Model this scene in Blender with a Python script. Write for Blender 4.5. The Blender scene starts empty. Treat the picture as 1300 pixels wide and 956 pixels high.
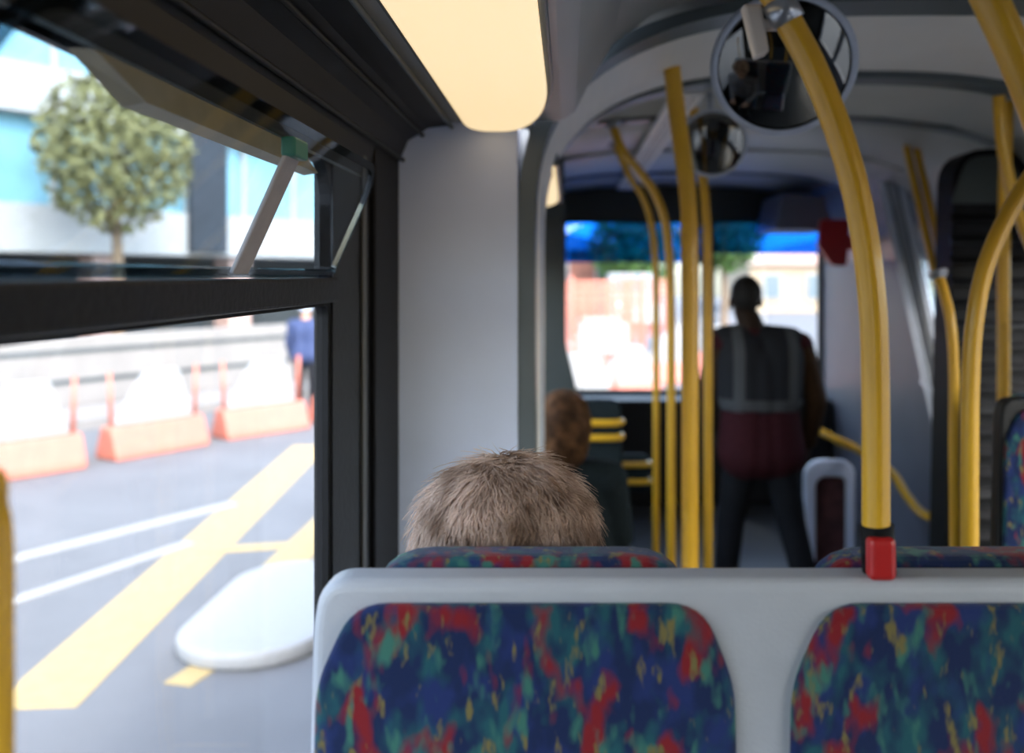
import bpy, bmesh, math, random
from mathutils import Vector, Matrix, noise as mnoise
random.seed(7)
C = bpy.context.scene.collection
SC = bpy.context.scene
E = 1.75                      # eye height above the bus floor
F = 1150.0                    # focal length in pixels of the 1300 px frame
ROAD = -0.35

def W(u, v, y):
    """point of the bus seen at pixel (u, v) when it stands y metres ahead"""
    return Vector(((u-720)*y/F, y, E-(v-350)*y/F))

# ------------------------------------------------------------------ materials
def mat(name, col, rough=0.5, metal=0.0, var=0.0, scale=30.0, bump=0.0, bscale=80.0, spec=0.5, coat=0.0):
    m = bpy.data.materials.new(name); m.use_nodes = True
    nt = m.node_tree; b = nt.nodes['Principled BSDF']
    b.inputs['Roughness'].default_value = rough
    b.inputs['Metallic'].default_value = metal
    b.inputs['Specular IOR Level'].default_value = spec
    b.inputs['Coat Weight'].default_value = coat
    b.inputs['Base Color'].default_value = (*col, 1)
    tc = nt.nodes.new('ShaderNodeTexCoord')
    if var > 0:
        n = nt.nodes.new('ShaderNodeTexNoise'); n.inputs['Scale'].default_value = scale; n.inputs['Detail'].default_value = 4
        nt.links.new(tc.outputs['Object'], n.inputs['Vector'])
        r = nt.nodes.new('ShaderNodeValToRGB')
        r.color_ramp.elements[0].position = 0.3; r.color_ramp.elements[1].position = 0.7
        r.color_ramp.elements[0].color = (*[c*(1-var) for c in col], 1)
        r.color_ramp.elements[1].color = (*[min(1, c*(1+var)) for c in col], 1)
        nt.links.new(n.outputs['Fac'], r.inputs['Fac']); nt.links.new(r.outputs['Color'], b.inputs['Base Color'])
    if bump > 0:
        n2 = nt.nodes.new('ShaderNodeTexNoise'); n2.inputs['Scale'].default_value = bscale
        nt.links.new(tc.outputs['Object'], n2.inputs['Vector'])
        bp = nt.nodes.new('ShaderNodeBump'); bp.inputs['Strength'].default_value = bump; bp.inputs['Distance'].default_value = 0.01
        nt.links.new(n2.outputs['Fac'], bp.inputs['Height']); nt.links.new(bp.outputs['Normal'], b.inputs['Normal'])
    return m

def glass(name, tint, gloss=0.06, rough=0.02):
    m = bpy.data.materials.new(name); m.use_nodes = True
    nt = m.node_tree; nt.nodes.clear()
    o = nt.nodes.new('ShaderNodeOutputMaterial'); mx = nt.nodes.new('ShaderNodeMixShader')
    t = nt.nodes.new('ShaderNodeBsdfTransparent'); g = nt.nodes.new('ShaderNodeBsdfGlossy')
    t.inputs['Color'].default_value = (*tint, 1); g.inputs['Roughness'].default_value = rough
    mx.inputs['Fac'].default_value = gloss
    nt.links.new(t.outputs[0], mx.inputs[1]); nt.links.new(g.outputs[0], mx.inputs[2]); nt.links.new(mx.outputs[0], o.inputs[0])
    return m

def moquette():
    m = bpy.data.materials.new('moquette'); m.use_nodes = True
    nt = m.node_tree; b = nt.nodes['Principled BSDF']; b.inputs['Roughness'].default_value = 0.9
    b.inputs['Specular IOR Level'].default_value = 0.2
    b.inputs['Sheen Weight'].default_value = 0.15
    tc = nt.nodes.new('ShaderNodeTexCoord')
    def layer(scale, rot, stretch, off, lo, hi):
        mp = nt.nodes.new('ShaderNodeMapping')
        mp.inputs['Rotation'].default_value = (0, rot, 0); mp.inputs['Scale'].default_value = stretch; mp.inputs['Location'].default_value = off
        n = nt.nodes.new('ShaderNodeTexNoise'); n.inputs['Scale'].default_value = scale; n.inputs['Detail'].default_value = 2.5; n.inputs['Roughness'].default_value = 0.55
        r = nt.nodes.new('ShaderNodeValToRGB'); r.color_ramp.elements[0].position = lo; r.color_ramp.elements[1].position = hi
        nt.links.new(tc.outputs['Object'], mp.inputs['Vector']); nt.links.new(mp.outputs[0], n.inputs['Vector']); nt.links.new(n.outputs['Fac'], r.inputs['Fac'])
        return r.outputs['Color']
    prev = None
    cols = [((0.005, 0.014, 0.058), None),
            ((0.010, 0.070, 0.085), (25, 0.6, (1, 1, 0.55), (3, 1, 2), 0.48, 0.62)),
            ((0.010, 0.022, 0.10), (27, 0.5, (1, 1, 0.6), (9, 4, 1), 0.50, 0.64)),
            ((0.18, 0.008, 0.012), (23, 0.75, (1, 1, 0.5), (0, 7, 5), 0.54, 0.63)),
            ((0.035, 0.13, 0.10), (38, 0.7, (1, 1, 0.4), (5, 2, 8), 0.57, 0.68)),
            ((0.15, 0.12, 0.04), (70, 0.7, (1, 1, 0.35), (2, 8, 3), 0.60, 0.70))]
    for c, l in cols:
        if l is None:
            rgb = nt.nodes.new('ShaderNodeRGB'); rgb.outputs[0].default_value = (*c, 1); prev = rgb.outputs[0]; continue
        f = layer(*l)
        mx = nt.nodes.new('ShaderNodeMixRGB'); mx.inputs['Color2'].default_value = (*c, 1)
        nt.links.new(f, mx.inputs['Fac']); nt.links.new(prev, mx.inputs['Color1']); prev = mx.outputs[0]
    nt.links.new(prev, b.inputs['Base Color'])
    n2 = nt.nodes.new('ShaderNodeTexNoise'); n2.inputs['Scale'].default_value = 500
    bp = nt.nodes.new('ShaderNodeBump'); bp.inputs['Strength'].default_value = 0.25; bp.inputs['Distance'].default_value = 0.004
    nt.links.new(tc.outputs['Object'], n2.inputs['Vector']); nt.links.new(n2.outputs['Fac'], bp.inputs['Height']); nt.links.new(bp.outputs['Normal'], b.inputs['Normal'])
    return m

def emitter(name, col, strength):
    m = bpy.data.materials.new(name); m.use_nodes = True
    nt = m.node_tree; b = nt.nodes['Principled BSDF']
    b.inputs['Base Color'].default_value = (0.9, 0.86, 0.78, 1); b.inputs['Roughness'].default_value = 0.6
    b.inputs['Emission Color'].default_value = (*col, 1); b.inputs['Emission Strength'].default_value = strength
    return m

def hair_mat(name, a, bcol):
    m = bpy.data.materials.new(name); m.use_nodes = True
    nt = m.node_tree; b = nt.nodes['Principled BSDF']; b.inputs['Roughness'].default_value = 0.55; b.inputs['Specular IOR Level'].default_value = 0.35
    tc = nt.nodes.new('ShaderNodeTexCoord')
    n = nt.nodes.new('ShaderNodeTexNoise'); n.inputs['Scale'].default_value = 22; n.inputs['Detail'].default_value = 5
    r = nt.nodes.new('ShaderNodeValToRGB'); r.color_ramp.elements[0].position = 0.36; r.color_ramp.elements[1].position = 0.64
    r.color_ramp.elements[0].color = (*a, 1); r.color_ramp.elements[1].color = (*bcol, 1)
    nt.links.new(tc.outputs['Object'], n.inputs['Vector']); nt.links.new(n.outputs['Fac'], r.inputs['Fac']); nt.links.new(r.outputs['Color'], b.inputs['Base Color'])
    return m

M = {}
M['yellow'] = mat('yellow_enamel', (0.66, 0.36, 0.02), 0.32, var=0.06, scale=8, coat=0.2)
M['dark'] = mat('dark_frame', (0.008, 0.0085, 0.0095), 0.5, var=0.2, scale=10, bump=0.1, spec=0.3)
M['black'] = mat('black_rubber', (0.005, 0.005, 0.006), 0.6, var=0.2, spec=0.2)
M['cove'] = mat('cove_dark', (0.005, 0.005, 0.0055), 0.5, var=0.15, scale=4, spec=0.25)
M['greylam'] = mat('grey_laminate', (0.63, 0.69, 0.86), 0.45, var=0.03, scale=6, bump=0.05, bscale=300)
M['mauve'] = mat('mauve_grey', (0.17, 0.175, 0.22), 0.5, var=0.05, scale=5)
M['ceil'] = mat('ceiling_grey', (0.44, 0.445, 0.43), 0.45, var=0.04, scale=3)
M['ceil2'] = mat('ceiling_pale', (0.82, 0.80, 0.76), 0.5, var=0.04, scale=3)
M['hoop'] = mat('hoop_grey', (0.10, 0.12, 0.125), 0.4, var=0.08, scale=6)
M['greengrey'] = mat('green_grey', (0.035, 0.045, 0.045), 0.4, var=0.1, scale=4)
M['shell'] = mat('shell_grey', (0.40, 0.41, 0.44), 0.4, var=0.05, scale=12, bump=0.08, bscale=250)
M['moq'] = moquette()
M['alu'] = mat('aluminium', (0.42, 0.44, 0.47), 0.3, metal=0.9, var=0.05)
M['alug'] = mat('grey_frame', (0.46, 0.50, 0.58), 0.35, metal=0.0, var=0.06)
M['tan'] = mat('tan_trim', (0.46, 0.33, 0.18), 0.5, var=0.08)
M['red'] = mat('red_plastic', (0.42, 0.012, 0.012), 0.35, var=0.05)
M['floor'] = mat('bus_floor', (0.035, 0.040, 0.045), 0.35, var=0.35, scale=120)
M['mirror'] = mat('mirror_glass', (0.16, 0.16, 0.15), 0.04, metal=1.0)
M['glass'] = glass('window_glass', (0.96, 0.975, 0.98), 0.035)
M['tint'] = glass('hopper_glass', (0.72, 0.78, 0.82), 0.05)
M['screen'] = glass('screen_glass', (0.75, 0.82, 0.84), 0.07)
M['skyblue'] = glass('blue_sky_tint', (0.06, 0.35, 0.85), 0.03)  # blue of the sky put into a tinted strip
M['lamp'] = emitter('lamp_diffuser', (1.0, 0.74, 0.39), 0.80)
M['skin'] = mat('skin', (0.45, 0.25, 0.17), 0.5, var=0.08, scale=40)
M['skin_dark'] = mat('skin_dark', (0.03, 0.017, 0.012), 0.6, var=0.08, scale=40, spec=0.15)
M['eye'] = mat('eye_white', (0.7, 0.68, 0.65), 0.2)
M['blond'] = hair_mat('hair_ash_blond', (0.25, 0.155, 0.105), (0.76, 0.56, 0.455))
M['brown'] = hair_mat('hair_brown', (0.07, 0.030, 0.012), (0.28, 0.13, 0.055))
M['crop'] = mat('hair_black', (0.008, 0.007, 0.007), 0.7, var=0.3, scale=200, bump=0.4, bscale=400)
M['coat'] = mat('coat_dark', (0.012, 0.018, 0.020), 0.85, var=0.2, scale=60, bump=0.3, bscale=40, spec=0.15)
M['cardigan'] = mat('cardigan_grey', (0.16, 0.15, 0.16), 0.9, var=0.2, scale=90, bump=0.4, bscale=200, spec=0.15)
M['trouser'] = mat('trouser_black', (0.012, 0.013, 0.016), 0.85, var=0.2, scale=60, bump=0.3, bscale=30, spec=0.15)
M['shoe'] = mat('shoe_black', (0.008, 0.008, 0.008), 0.35)
M['maroon'] = mat('maroon_jacket', (0.042, 0.009, 0.013), 0.85, var=0.25, scale=50, bump=0.35, bscale=25, spec=0.15)
M['sleeve'] = mat('brown_sleeve', (0.045, 0.022, 0.010), 0.85, var=0.25, scale=50, bump=0.3, bscale=25, spec=0.15)
M['navy'] = mat('navy_jacket', (0.02, 0.035, 0.10), 0.8, var=0.2, scale=40)
M['white'] = mat('white_paint', (0.25, 0.25, 0.25), 0.5, var=0.03)
M['helmet'] = mat('pale_blue_helmet', (0.45, 0.60, 0.75), 0.3)
M['asphalt'] = mat('asphalt', (0.105, 0.108, 0.115), 0.9, var=0.10, scale=1.5, bump=0.2, bscale=60)
M['pave'] = mat('pale_paving', (0.19, 0.18, 0.172), 0.9, var=0.08, scale=2)
M['yline'] = mat('yellow_road_paint', (0.34, 0.25, 0.11), 0.8, var=0.08, scale=12)
M['wline'] = mat('white_road_paint', (0.24, 0.24, 0.24), 0.8, var=0.06, scale=12)
M['orange'] = mat('orange_plastic', (0.40, 0.125, 0.085), 0.5, var=0.08, scale=6)
M['facade'] = mat('pale_cladding', (0.42, 0.41, 0.40), 0.7, var=0.06, scale=0.6)
M['bluewin'] = mat('blue_window_glass', (0.20, 0.40, 0.50), 0.12, var=0.35, scale=0.5)
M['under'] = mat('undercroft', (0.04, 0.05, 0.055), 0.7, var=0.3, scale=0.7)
M['pink'] = mat('pink_render', (0.36, 0.25, 0.22), 0.8, var=0.06, scale=1)
M['brick'] = mat('red_brick', (0.20, 0.085, 0.06), 0.9, var=0.2, scale=1.2)
M['post'] = mat('slate_column', (0.022, 0.027, 0.036), 0.6, var=0.15, scale=2)
M['bark'] = mat('bark', (0.16, 0.11, 0.07), 0.9, var=0.3, scale=9)
M['leaf'] = mat('leaf_olive', (0.15, 0.145, 0.055), 0.7, var=0.35, scale=3)
M['leaf2'] = mat('leaf_green', (0.05, 0.11, 0.02), 0.7, var=0.35, scale=3)
M['winblack'] = mat('vehicle_glass', (0.10, 0.14, 0.17), 0.15)
M['beam'] = mat('grey_beige_steel', (0.36, 0.32, 0.30), 0.6, var=0.08)
M['greentip'] = mat('green_plastic', (0.03, 0.16, 0.11), 0.4)
M['lens_red'] = mat('lens_red', (0.5, 0.02, 0.02), 0.3)

def vest_mat():
    m = mat('reflective_vest', (0.020, 0.021, 0.026), 0.8, bump=0.2, bscale=40, spec=0.15)
    nt = m.node_tree; b = nt.nodes['Principled BSDF']
    tc = nt.nodes.new('ShaderNodeTexCoord'); sp = nt.nodes.new('ShaderNodeSeparateXYZ'); nt.links.new(tc.outputs['Object'], sp.inputs[0])
    def band(sock, c, w, absol=False):
        if absol:
            a = nt.nodes.new('ShaderNodeMath'); a.operation = 'ABSOLUTE'; nt.links.new(sock, a.inputs[0]); sock = a.outputs[0]
        k = nt.nodes.new('ShaderNodeMath'); k.operation = 'COMPARE'; k.inputs[1].default_value = c; k.inputs[2].default_value = w
        nt.links.new(sock, k.inputs[0]); return k.outputs[0]
    b1 = band(sp.outputs['Z'], 1.105, 0.028); b2 = band(sp.outputs['X'], 0.135, 0.026, True)
    mx = nt.nodes.new('ShaderNodeMath'); mx.operation = 'MAXIMUM'; nt.links.new(b1, mx.inputs[0]); nt.links.new(b2, mx.inputs[1])
    mc = nt.nodes.new('ShaderNodeMixRGB'); mc.inputs['Color1'].default_value = (0.020, 0.021, 0.026, 1); mc.inputs['Color2'].default_value = (0.075, 0.078, 0.085, 1)
    nt.links.new(mx.outputs[0], mc.inputs['Fac']); nt.links.new(mc.outputs[0], b.inputs['Base Color'])
    return m
M['vest'] = vest_mat()

# ------------------------------------------------------------------ mesh helpers
def link(o, parent=None):
    C.objects.link(o)
    if parent is not None: o.parent = parent
    return o

def obj(name, bm, m, parent=None, smooth=False, bevel=0.0, segs=2, loc=None, auto=False):
    bmesh.ops.recalc_face_normals(bm, faces=bm.faces)
    me = bpy.data.meshes.new(name); bm.to_mesh(me); bm.free()
    o = bpy.data.objects.new(name, me)
    ms = m if isinstance(m, (list, tuple)) else [m]
    for x in ms: me.materials.append(x)
    if smooth:
        for p in me.polygons: p.use_smooth = True
    if bevel > 0:
        md = o.modifiers.new('bevel', 'BEVEL'); md.width = bevel; md.segments = segs; md.limit_method = 'ANGLE'; md.angle_limit = math.radians(40)
    return link(o, parent)

def empty(name, loc=(0, 0, 0), label=None, cat=None, group=None, kind=None):
    o = bpy.data.objects.new(name, None); o.location = loc; o.empty_display_size = 0.05; C.objects.link(o)
    return tag(o, label, cat, group, kind)

def tag(o, label=None, cat=None, group=None, kind=None):
    if label: o['label'] = label
    if cat: o['category'] = cat
    if group: o['group'] = group
    if kind: o['kind'] = kind
    return o

def st(o, label, cat):
    return tag(o, label, cat, kind='structure')

def box(bm, lo, hi, mi=0):
    x0, y0, z0 = lo; x1, y1, z1 = hi
    v = [bm.verts.new(p) for p in ((x0,y0,z0),(x1,y0,z0),(x1,y1,z0),(x0,y1,z0),(x0,y0,z1),(x1,y0,z1),(x1,y1,z1),(x0,y1,z1))]
    for f in ((0,3,2,1),(4,5,6,7),(0,1,5,4),(1,2,6,5),(2,3,7,6),(3,0,4,7)):
        fc = bm.faces.new([v[i] for i in f]); fc.material_index = mi
    return v

def BX(lo, hi):
    bm = bmesh.new(); box(bm, lo, hi); return bm

def prism(bm, pts, vec, mi=0):
    """closed outline (list of 3-D points) pushed along vec"""
    vec = Vector(vec)
    a = [bm.verts.new(p) for p in pts]; b = [bm.verts.new(Vector(p)+vec) for p in pts]
    n = len(pts)
    bm.faces.new(a).material_index = mi; bm.faces.new(b[::-1]).material_index = mi
    for i in range(n):
        bm.faces.new((a[i], b[i], b[(i+1) % n], a[(i+1) % n])).material_index = mi

def ring(bm, outer, inner, vec):
    vec = Vector(vec); n = len(outer)
    vs = [[bm.verts.new(Vector(p)+d) for p in L] for L in (outer, inner) for d in (Vector(), vec)]
    o0, o1, i0, i1 = vs
    for i in range(n):
        j = (i+1) % n
        bm.faces.new((o0[i], o0[j], i0[j], i0[i])); bm.faces.new((o1[i], i1[i], i1[j], o1[j]))
        bm.faces.new((o0[i], o1[i], o1[j], o0[j])); bm.faces.new((i0[i], i0[j], i1[j], i1[i]))

def rrect(a0, b0, a1, b1, r, n=6):
    """rounded rectangle outline in 2-D; r may be one radius or four (lower left, lower right, upper right, upper left)"""
    rs = r if isinstance(r, (list, tuple)) else [r]*4
    out = []
    cs = [(a0+rs[0], b0+rs[0], 180, rs[0]), (a1-rs[1], b0+rs[1], 270, rs[1]), (a1-rs[2], b1-rs[2], 0, rs[2]), (a0+rs[3], b1-rs[3], 90, rs[3])]
    for cx, cy, s, rr in cs:
        for k in range(n+1):
            t = math.radians(s+90*k/n); out.append((cx+rr*math.cos(t), cy+rr*math.sin(t)))
    return out

def rpoly(pts, r, n=5):
    """round the corners of a 2-D polygon"""
    out = []; N = len(pts)
    for i in range(N):
        p = Vector(pts[i]); a = Vector(pts[i-1]); b = Vector(pts[(i+1) % N])
        rr = r[i] if isinstance(r, (list, tuple)) else r
        p0 = p+(a-p).normalized()*rr; p1 = p+(b-p).normalized()*rr
        for k in range(n+1):
            t = k/n; q = p0*(1-t)**2+p*2*t*(1-t)+p1*t*t; out.append((q.x, q.y))
    return out

def spline(pts, sub=8):
    P = [Vector(p) for p in pts]; out = []
    for i in range(len(P)-1):
        p0 = P[max(0, i-1)]; p1 = P[i]; p2 = P[i+1]; p3 = P[min(len(P)-1, i+2)]
        for k in range(sub):
            t = k/sub
            out.append(0.5*((2*p1)+(p2-p0)*t+(2*p0-5*p1+4*p2-p3)*t*t+(3*p1-p0-3*p2+p3)*t**3))
    out.append(P[-1]); return out

def tube(bm, pts, r, seg=16, cap=True):
    P = [Vector(p) for p in pts]; rings = []
    t0 = (P[1]-P[0]).normalized()
    up = Vector((0, 1, 0)) if abs(t0.y) < 0.9 else Vector((1, 0, 0))
    nrm = (up-t0*up.dot(t0)).normalized()
    for i, p in enumerate(P):
        t = (P[min(i+1, len(P)-1)]-P[max(i-1, 0)]).normalized()
        nrm = (nrm-t*nrm.dot(t)).normalized(); bn = t.cross(nrm)
        rr = r[i] if isinstance(r, (list, tuple)) else r
        rings.append([bm.verts.new(p+(nrm*math.cos(2*math.pi*k/seg)+bn*math.sin(2*math.pi*k/seg))*rr) for k in range(seg)])
    for a, b in zip(rings, rings[1:]):
        for k in range(seg):
            bm.faces.new((a[k], a[(k+1) % seg], b[(k+1) % seg], b[k]))
    if cap:
        bm.faces.new(rings[0][::-1]); bm.faces.new(rings[-1])

def capsule(bm, p0, p1, r0, r1, seg=16, sx=1.0):
    p0 = Vector(p0); p1 = Vector(p1); d = p1-p0; L = d.length
    t = d.normalized() if L > 1e-6 else Vector((0, 0, 1))
    P, R = [], []
    for k in range(6):
        a = math.pi/2*(1-k/6); P.append(p0-t*r0*math.sin(a)); R.append(max(r0*math.cos(a), r0*0.02))
    n = max(2, int(L/0.03))
    for k in range(n+1):
        P.append(p0+d*(k/n)); R.append(r0+(r1-r0)*k/n)
    for k in range(1, 7):
        a = math.pi/2*k/6; P.append(p1+t*r1*math.sin(a)); R.append(max(r1*math.cos(a), r1*0.02))
    tube(bm, P, R, seg)

def ellipsoid(bm, c, r, rot=None, seg=20, rings=14):
    mt = Matrix.Translation(c) @ (rot.to_4x4() if rot else Matrix.Identity(4)) @ Matrix.Diagonal((*r, 1))
    bmesh.ops.create_uvsphere(bm, u_segments=seg, v_segments=rings, radius=1, matrix=mt)

def lathe(bm, prof, center, axis, seg=48):
    """profile [(radius, height)] turned about axis through center"""
    axis = Vector(axis).normalized(); up = Vector((0, 0, 1)) if abs(axis.z) < 0.9 else Vector((1, 0, 0))
    a = axis.cross(up).normalized(); b = axis.cross(a); rings = []
    for r, h in prof:
        if r < 1e-5: rings.append([bm.verts.new(Vector(center)+axis*h)]); continue
        rings.append([bm.verts.new(Vector(center)+axis*h+(a*math.cos(2*math.pi*k/seg)+b*math.sin(2*math.pi*k/seg))*r) for k in range(seg)])
    for A, B in zip(rings, rings[1:]):
        for k in range(seg):
            j = (k+1) % seg
            if len(A) == 1 and len(B) > 1: bm.faces.new((A[0], B[j], B[k]))
            elif len(B) == 1 and len(A) > 1: bm.faces.new((A[k], A[j], B[0]))
            elif len(A) > 1: bm.faces.new((A[k], A[j], B[j], B[k]))

def fuse(bm, voxel, it=6):
    """one continuous skin over overlapping closed shapes"""
    bmesh.ops.recalc_face_normals(bm, faces=bm.faces)
    me = bpy.data.meshes.new('tmp'); bm.to_mesh(me); bm.free()
    o = bpy.data.objects.new('tmp', me); C.objects.link(o)
    r = o.modifiers.new('r', 'REMESH'); r.mode = 'VOXEL'; r.voxel_size = voxel
    s = o.modifiers.new('s', 'SMOOTH'); s.iterations = it; s.factor = 0.5
    bpy.context.view_layer.update()
    dg = bpy.context.evaluated_depsgraph_get()
    out = bpy.data.meshes.new_from_object(o.evaluated_get(dg))
    bpy.data.objects.remove(o); bpy.data.meshes.remove(me)
    for p in out.polygons: p.use_smooth = True
    return out

def mobj(name, me, m, parent=None):
    me.materials.clear(); me.materials.append(m); me.name = name
    return link(bpy.data.objects.new(name, me), parent)

def copy_tree(o, parent=None):
    c = o.copy(); C.objects.link(c)
    if parent is not None: c.parent = parent
    for ch in [x for x in C.objects if x.parent == o]: copy_tree(ch, c)
    return c

# ------------------------------------------------------------------ people
def build_hand(bm, wrist, d, palm_n, side, size=1.0, curl=0.6):
    """palm and five separate bent fingers; d points from wrist to fingers, palm_n out of the palm"""
    d = Vector(d).normalized(); n = Vector(palm_n); n = (n-d*n.dot(d)).normalized(); s = d.cross(n)*side
    w = Vector(wrist); k = size
    rot = Matrix((s, d, n)).transposed()
    ellipsoid(bm, w+d*0.045*k, (0.040*k, 0.056*k, 0.017*k), rot)
    for j, (off, ln) in enumerate(((-0.029, 0.060), (-0.010, 0.075), (0.010, 0.080), (0.029, 0.070))):
        p = w+d*0.080*k+s*off*k; a = 0.0; prev = p-d*0.02*k
        for seg, part in enumerate((0.45, 0.32, 0.23)):
            a += curl*(0.45+0.25*seg)
            q = p+(d*math.cos(a)+n*math.sin(a))*ln*part*k
            capsule(bm, p, q, 0.0088*k-0.0007*seg, 0.0082*k-0.0007*seg, 8); p = q
    p = w+d*0.030*k+s*0.030*k
    q = p+(d*0.6+s*0.7+n*0.35).normalized()*0.038*k; capsule(bm, p, q, 0.012*k, 0.010*k, 8)
    r = q+(d*0.9+s*0.15+n*0.4).normalized()*0.030*k; capsule(bm, q, r, 0.010*k, 0.0085*k, 8)

def build_person(name, label, J, M_, group=None, hair=None):
    """J: joints in world space (facing +Y); M_: dict of materials; body is one continuous mesh, clothing and hair are children"""
    root = empty(name, (J['base'][0], J['base'][1], J['base'][2]), label, 'person', group)
    base = Vector(J['base'])
    V = lambda k: Vector(J[k])-base
    yaw = J.get('yaw', 0.0); R = Matrix.Rotation(yaw, 3, 'Z')
    H = V('head'); chest = V('chest'); pel = V('pelvis'); nk = V('neck')
    bm = bmesh.new()
    # head with face: skull, jaw, nose, ears, brow, lips
    ellipsoid(bm, H+R @ Vector((0, -0.012, 0.025)), (0.074, 0.094, 0.092), R)
    ellipsoid(bm, H+R @ Vector((0, 0.028, -0.050)), (0.056, 0.062, 0.066), R)
    ellipsoid(bm, H+R @ Vector((0, 0.062, -0.092)), (0.026, 0.024, 0.018), R)
    capsule(bm, H+R @ Vector((0, 0.083, 0.010)), H+R @ Vector((0, 0.104, -0.030)), 0.009, 0.014, 10)
    for s in (-1, 1):
        ellipsoid(bm, H+R @ Vector((s*0.076, -0.008, -0.012)), (0.011, 0.020, 0.032), R)
        capsule(bm, H+R @ Vector((s*0.012, 0.082, 0.026)), H+R @ Vector((s*0.048, 0.068, 0.024)), 0.008, 0.008, 8)
    capsule(bm, H+R @ Vector((-0.020, 0.082, -0.060)), H+R @ Vector((0.020, 0.082, -0.060)), 0.008, 0.008, 8)
    capsule(bm, H+Vector((0, 0, -0.06)), nk, 0.059, 0.066)
    # torso
    sh = [V('shoulder_l'), V('shoulder_r')]; hp = [V('hip_l'), V('hip_r')]
    capsule(bm, nk+Vector((0, 0, -0.01)), chest, 0.062, 0.10)
    for s in sh: capsule(bm, nk+Vector((0, 0, -0.045)), s, 0.055, 0.060)
    mid = (chest+pel)/2
    for s in (-1, 1):
        o = R @ Vector((s*0.065, 0, 0))
        capsule(bm, chest+o*1.15, mid+o*0.95, 0.112, 0.098); capsule(bm, mid+o*0.95, pel+o*1.1, 0.098, 0.112)
    arms = []
    for sd, s in (('l', -1), ('r', 1)):
        a, b, c = V('shoulder_'+sd), V('elbow_'+sd), V('wrist_'+sd)
        capsule(bm, a, b, 0.052, 0.040); capsule(bm, b, c, 0.040, 0.026); arms.append((a, b, c))
        hd = Vector(J.get('hand_dir_'+sd, (c-b).normalized()))
        build_hand(bm, c+hd*0.01, hd, J.get('palm_'+sd, (-s*0.9, 0.2, 0)), -s if not J.get('flip') else s)
    legs = []
    for sd in 'lr':
        a, b, c, t = V('hip_'+sd), V('knee_'+sd), V('ankle_'+sd), V('toe_'+sd)
        capsule(bm, a, b, 0.080, 0.054); capsule(bm, b, b+(c-b)*0.35, 0.054, 0.056); capsule(bm, b+(c-b)*0.35, c, 0.056, 0.037)
        capsule(bm, c+Vector((0, 0, -0.03)), t, 0.036, 0.028); legs.append((a, b, c, t))
    body = mobj('body', fuse(bm, 0.0065, 4), M_['skin'], root)
    for s in (-1, 1):
        e = bmesh.new(); ellipsoid(e, H+R @ Vector((s*0.030, 0.076, 0.006)), (0.012, 0.010, 0.009), R)
        obj('eye', e, M['eye'], root, smooth=True)
    # trousers
    bm = bmesh.new()
    for a, b, c, t in legs:
        capsule(bm, a, b, 0.096, 0.072); capsule(bm, b, c+(b-c).normalized()*0.02, 0.072, 0.060)
    for s in (-1, 1):
        o = R @ Vector((s*0.06, 0, 0)); capsule(bm, pel+o+Vector((0, 0, 0.06)), pel+o, 0.120, 0.126)
    mobj('trousers', fuse(bm, 0.009, 5), M_['trouser'], root)
    # jacket
    bm = bmesh.new()
    hem = J.get('hem', 0.0)
    for s in (-1, 1):
        o = R @ Vector((s*0.07, 0, 0))
        capsule(bm, chest+o*1.15+Vector((0, 0, 0.03)), mid+o, 0.122, 0.118); capsule(bm, mid+o, pel+o*1.1+Vector((0, 0, -hem)), 0.120, 0.146)
    capsule(bm, mid+Vector((0, 0, -0.08)), pel+Vector((0, 0, -hem)), 0.124, 0.146)
    for s in sh: capsule(bm, nk+Vector((0, 0, -0.055)), s, 0.066, 0.073)
    capsule(bm, nk+Vector((0, 0, -0.03)), chest, 0.070, 0.12)
    if M_.get('sleeve') is None:
        for a, b, c in arms:
            capsule(bm, a, b, 0.070, 0.057); capsule(bm, b, c+(b-c).normalized()*0.02, 0.057, 0.044)
    mobj('jacket', fuse(bm, 0.009, 5), M_['jacket'], root)
    if M_.get('sleeve') is not None:
        for a, b, c in arms:
            bm = bmesh.new(); capsule(bm, a, b, 0.072, 0.058); capsule(bm, b, c+(b-c).normalized()*0.02, 0.058, 0.045)
            mobj('sleeve', fuse(bm, 0.009, 5), M_['sleeve'], root)
    if M_.get('vest') is not None:
        bm = bmesh.new(); capsule(bm, chest, mid+Vector((0, 0, 0.02)), 0.145, 0.147)
        for s in (-1, 1):
            o = R @ Vector((s*0.075, 0, 0))
            capsule(bm, chest+o*1.15+Vector((0, 0, 0.035)), mid+o+Vector((0, 0, 0.02)), 0.147, 0.144)
            capsule(bm, nk+Vector((s*0.03, 0, -0.055)), (V('shoulder_l') if s < 0 else V('shoulder_r'))*0.8+nk*0.2, 0.074, 0.078)
        mobj('reflective_vest', fuse(bm, 0.009, 5), M_['vest'], root)
    for a, b, c, t in legs:
        bm = bmesh.new(); capsule(bm, c+Vector((0, 0, -0.035)), t, 0.046, 0.038); capsule(bm, c+Vector((0, 0, -0.035)), c+Vector((0, 0, 0.03)), 0.047, 0.043)
        mobj('shoe', fuse(bm, 0.008, 3), M['shoe'], root)
    return root, H, R

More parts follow.
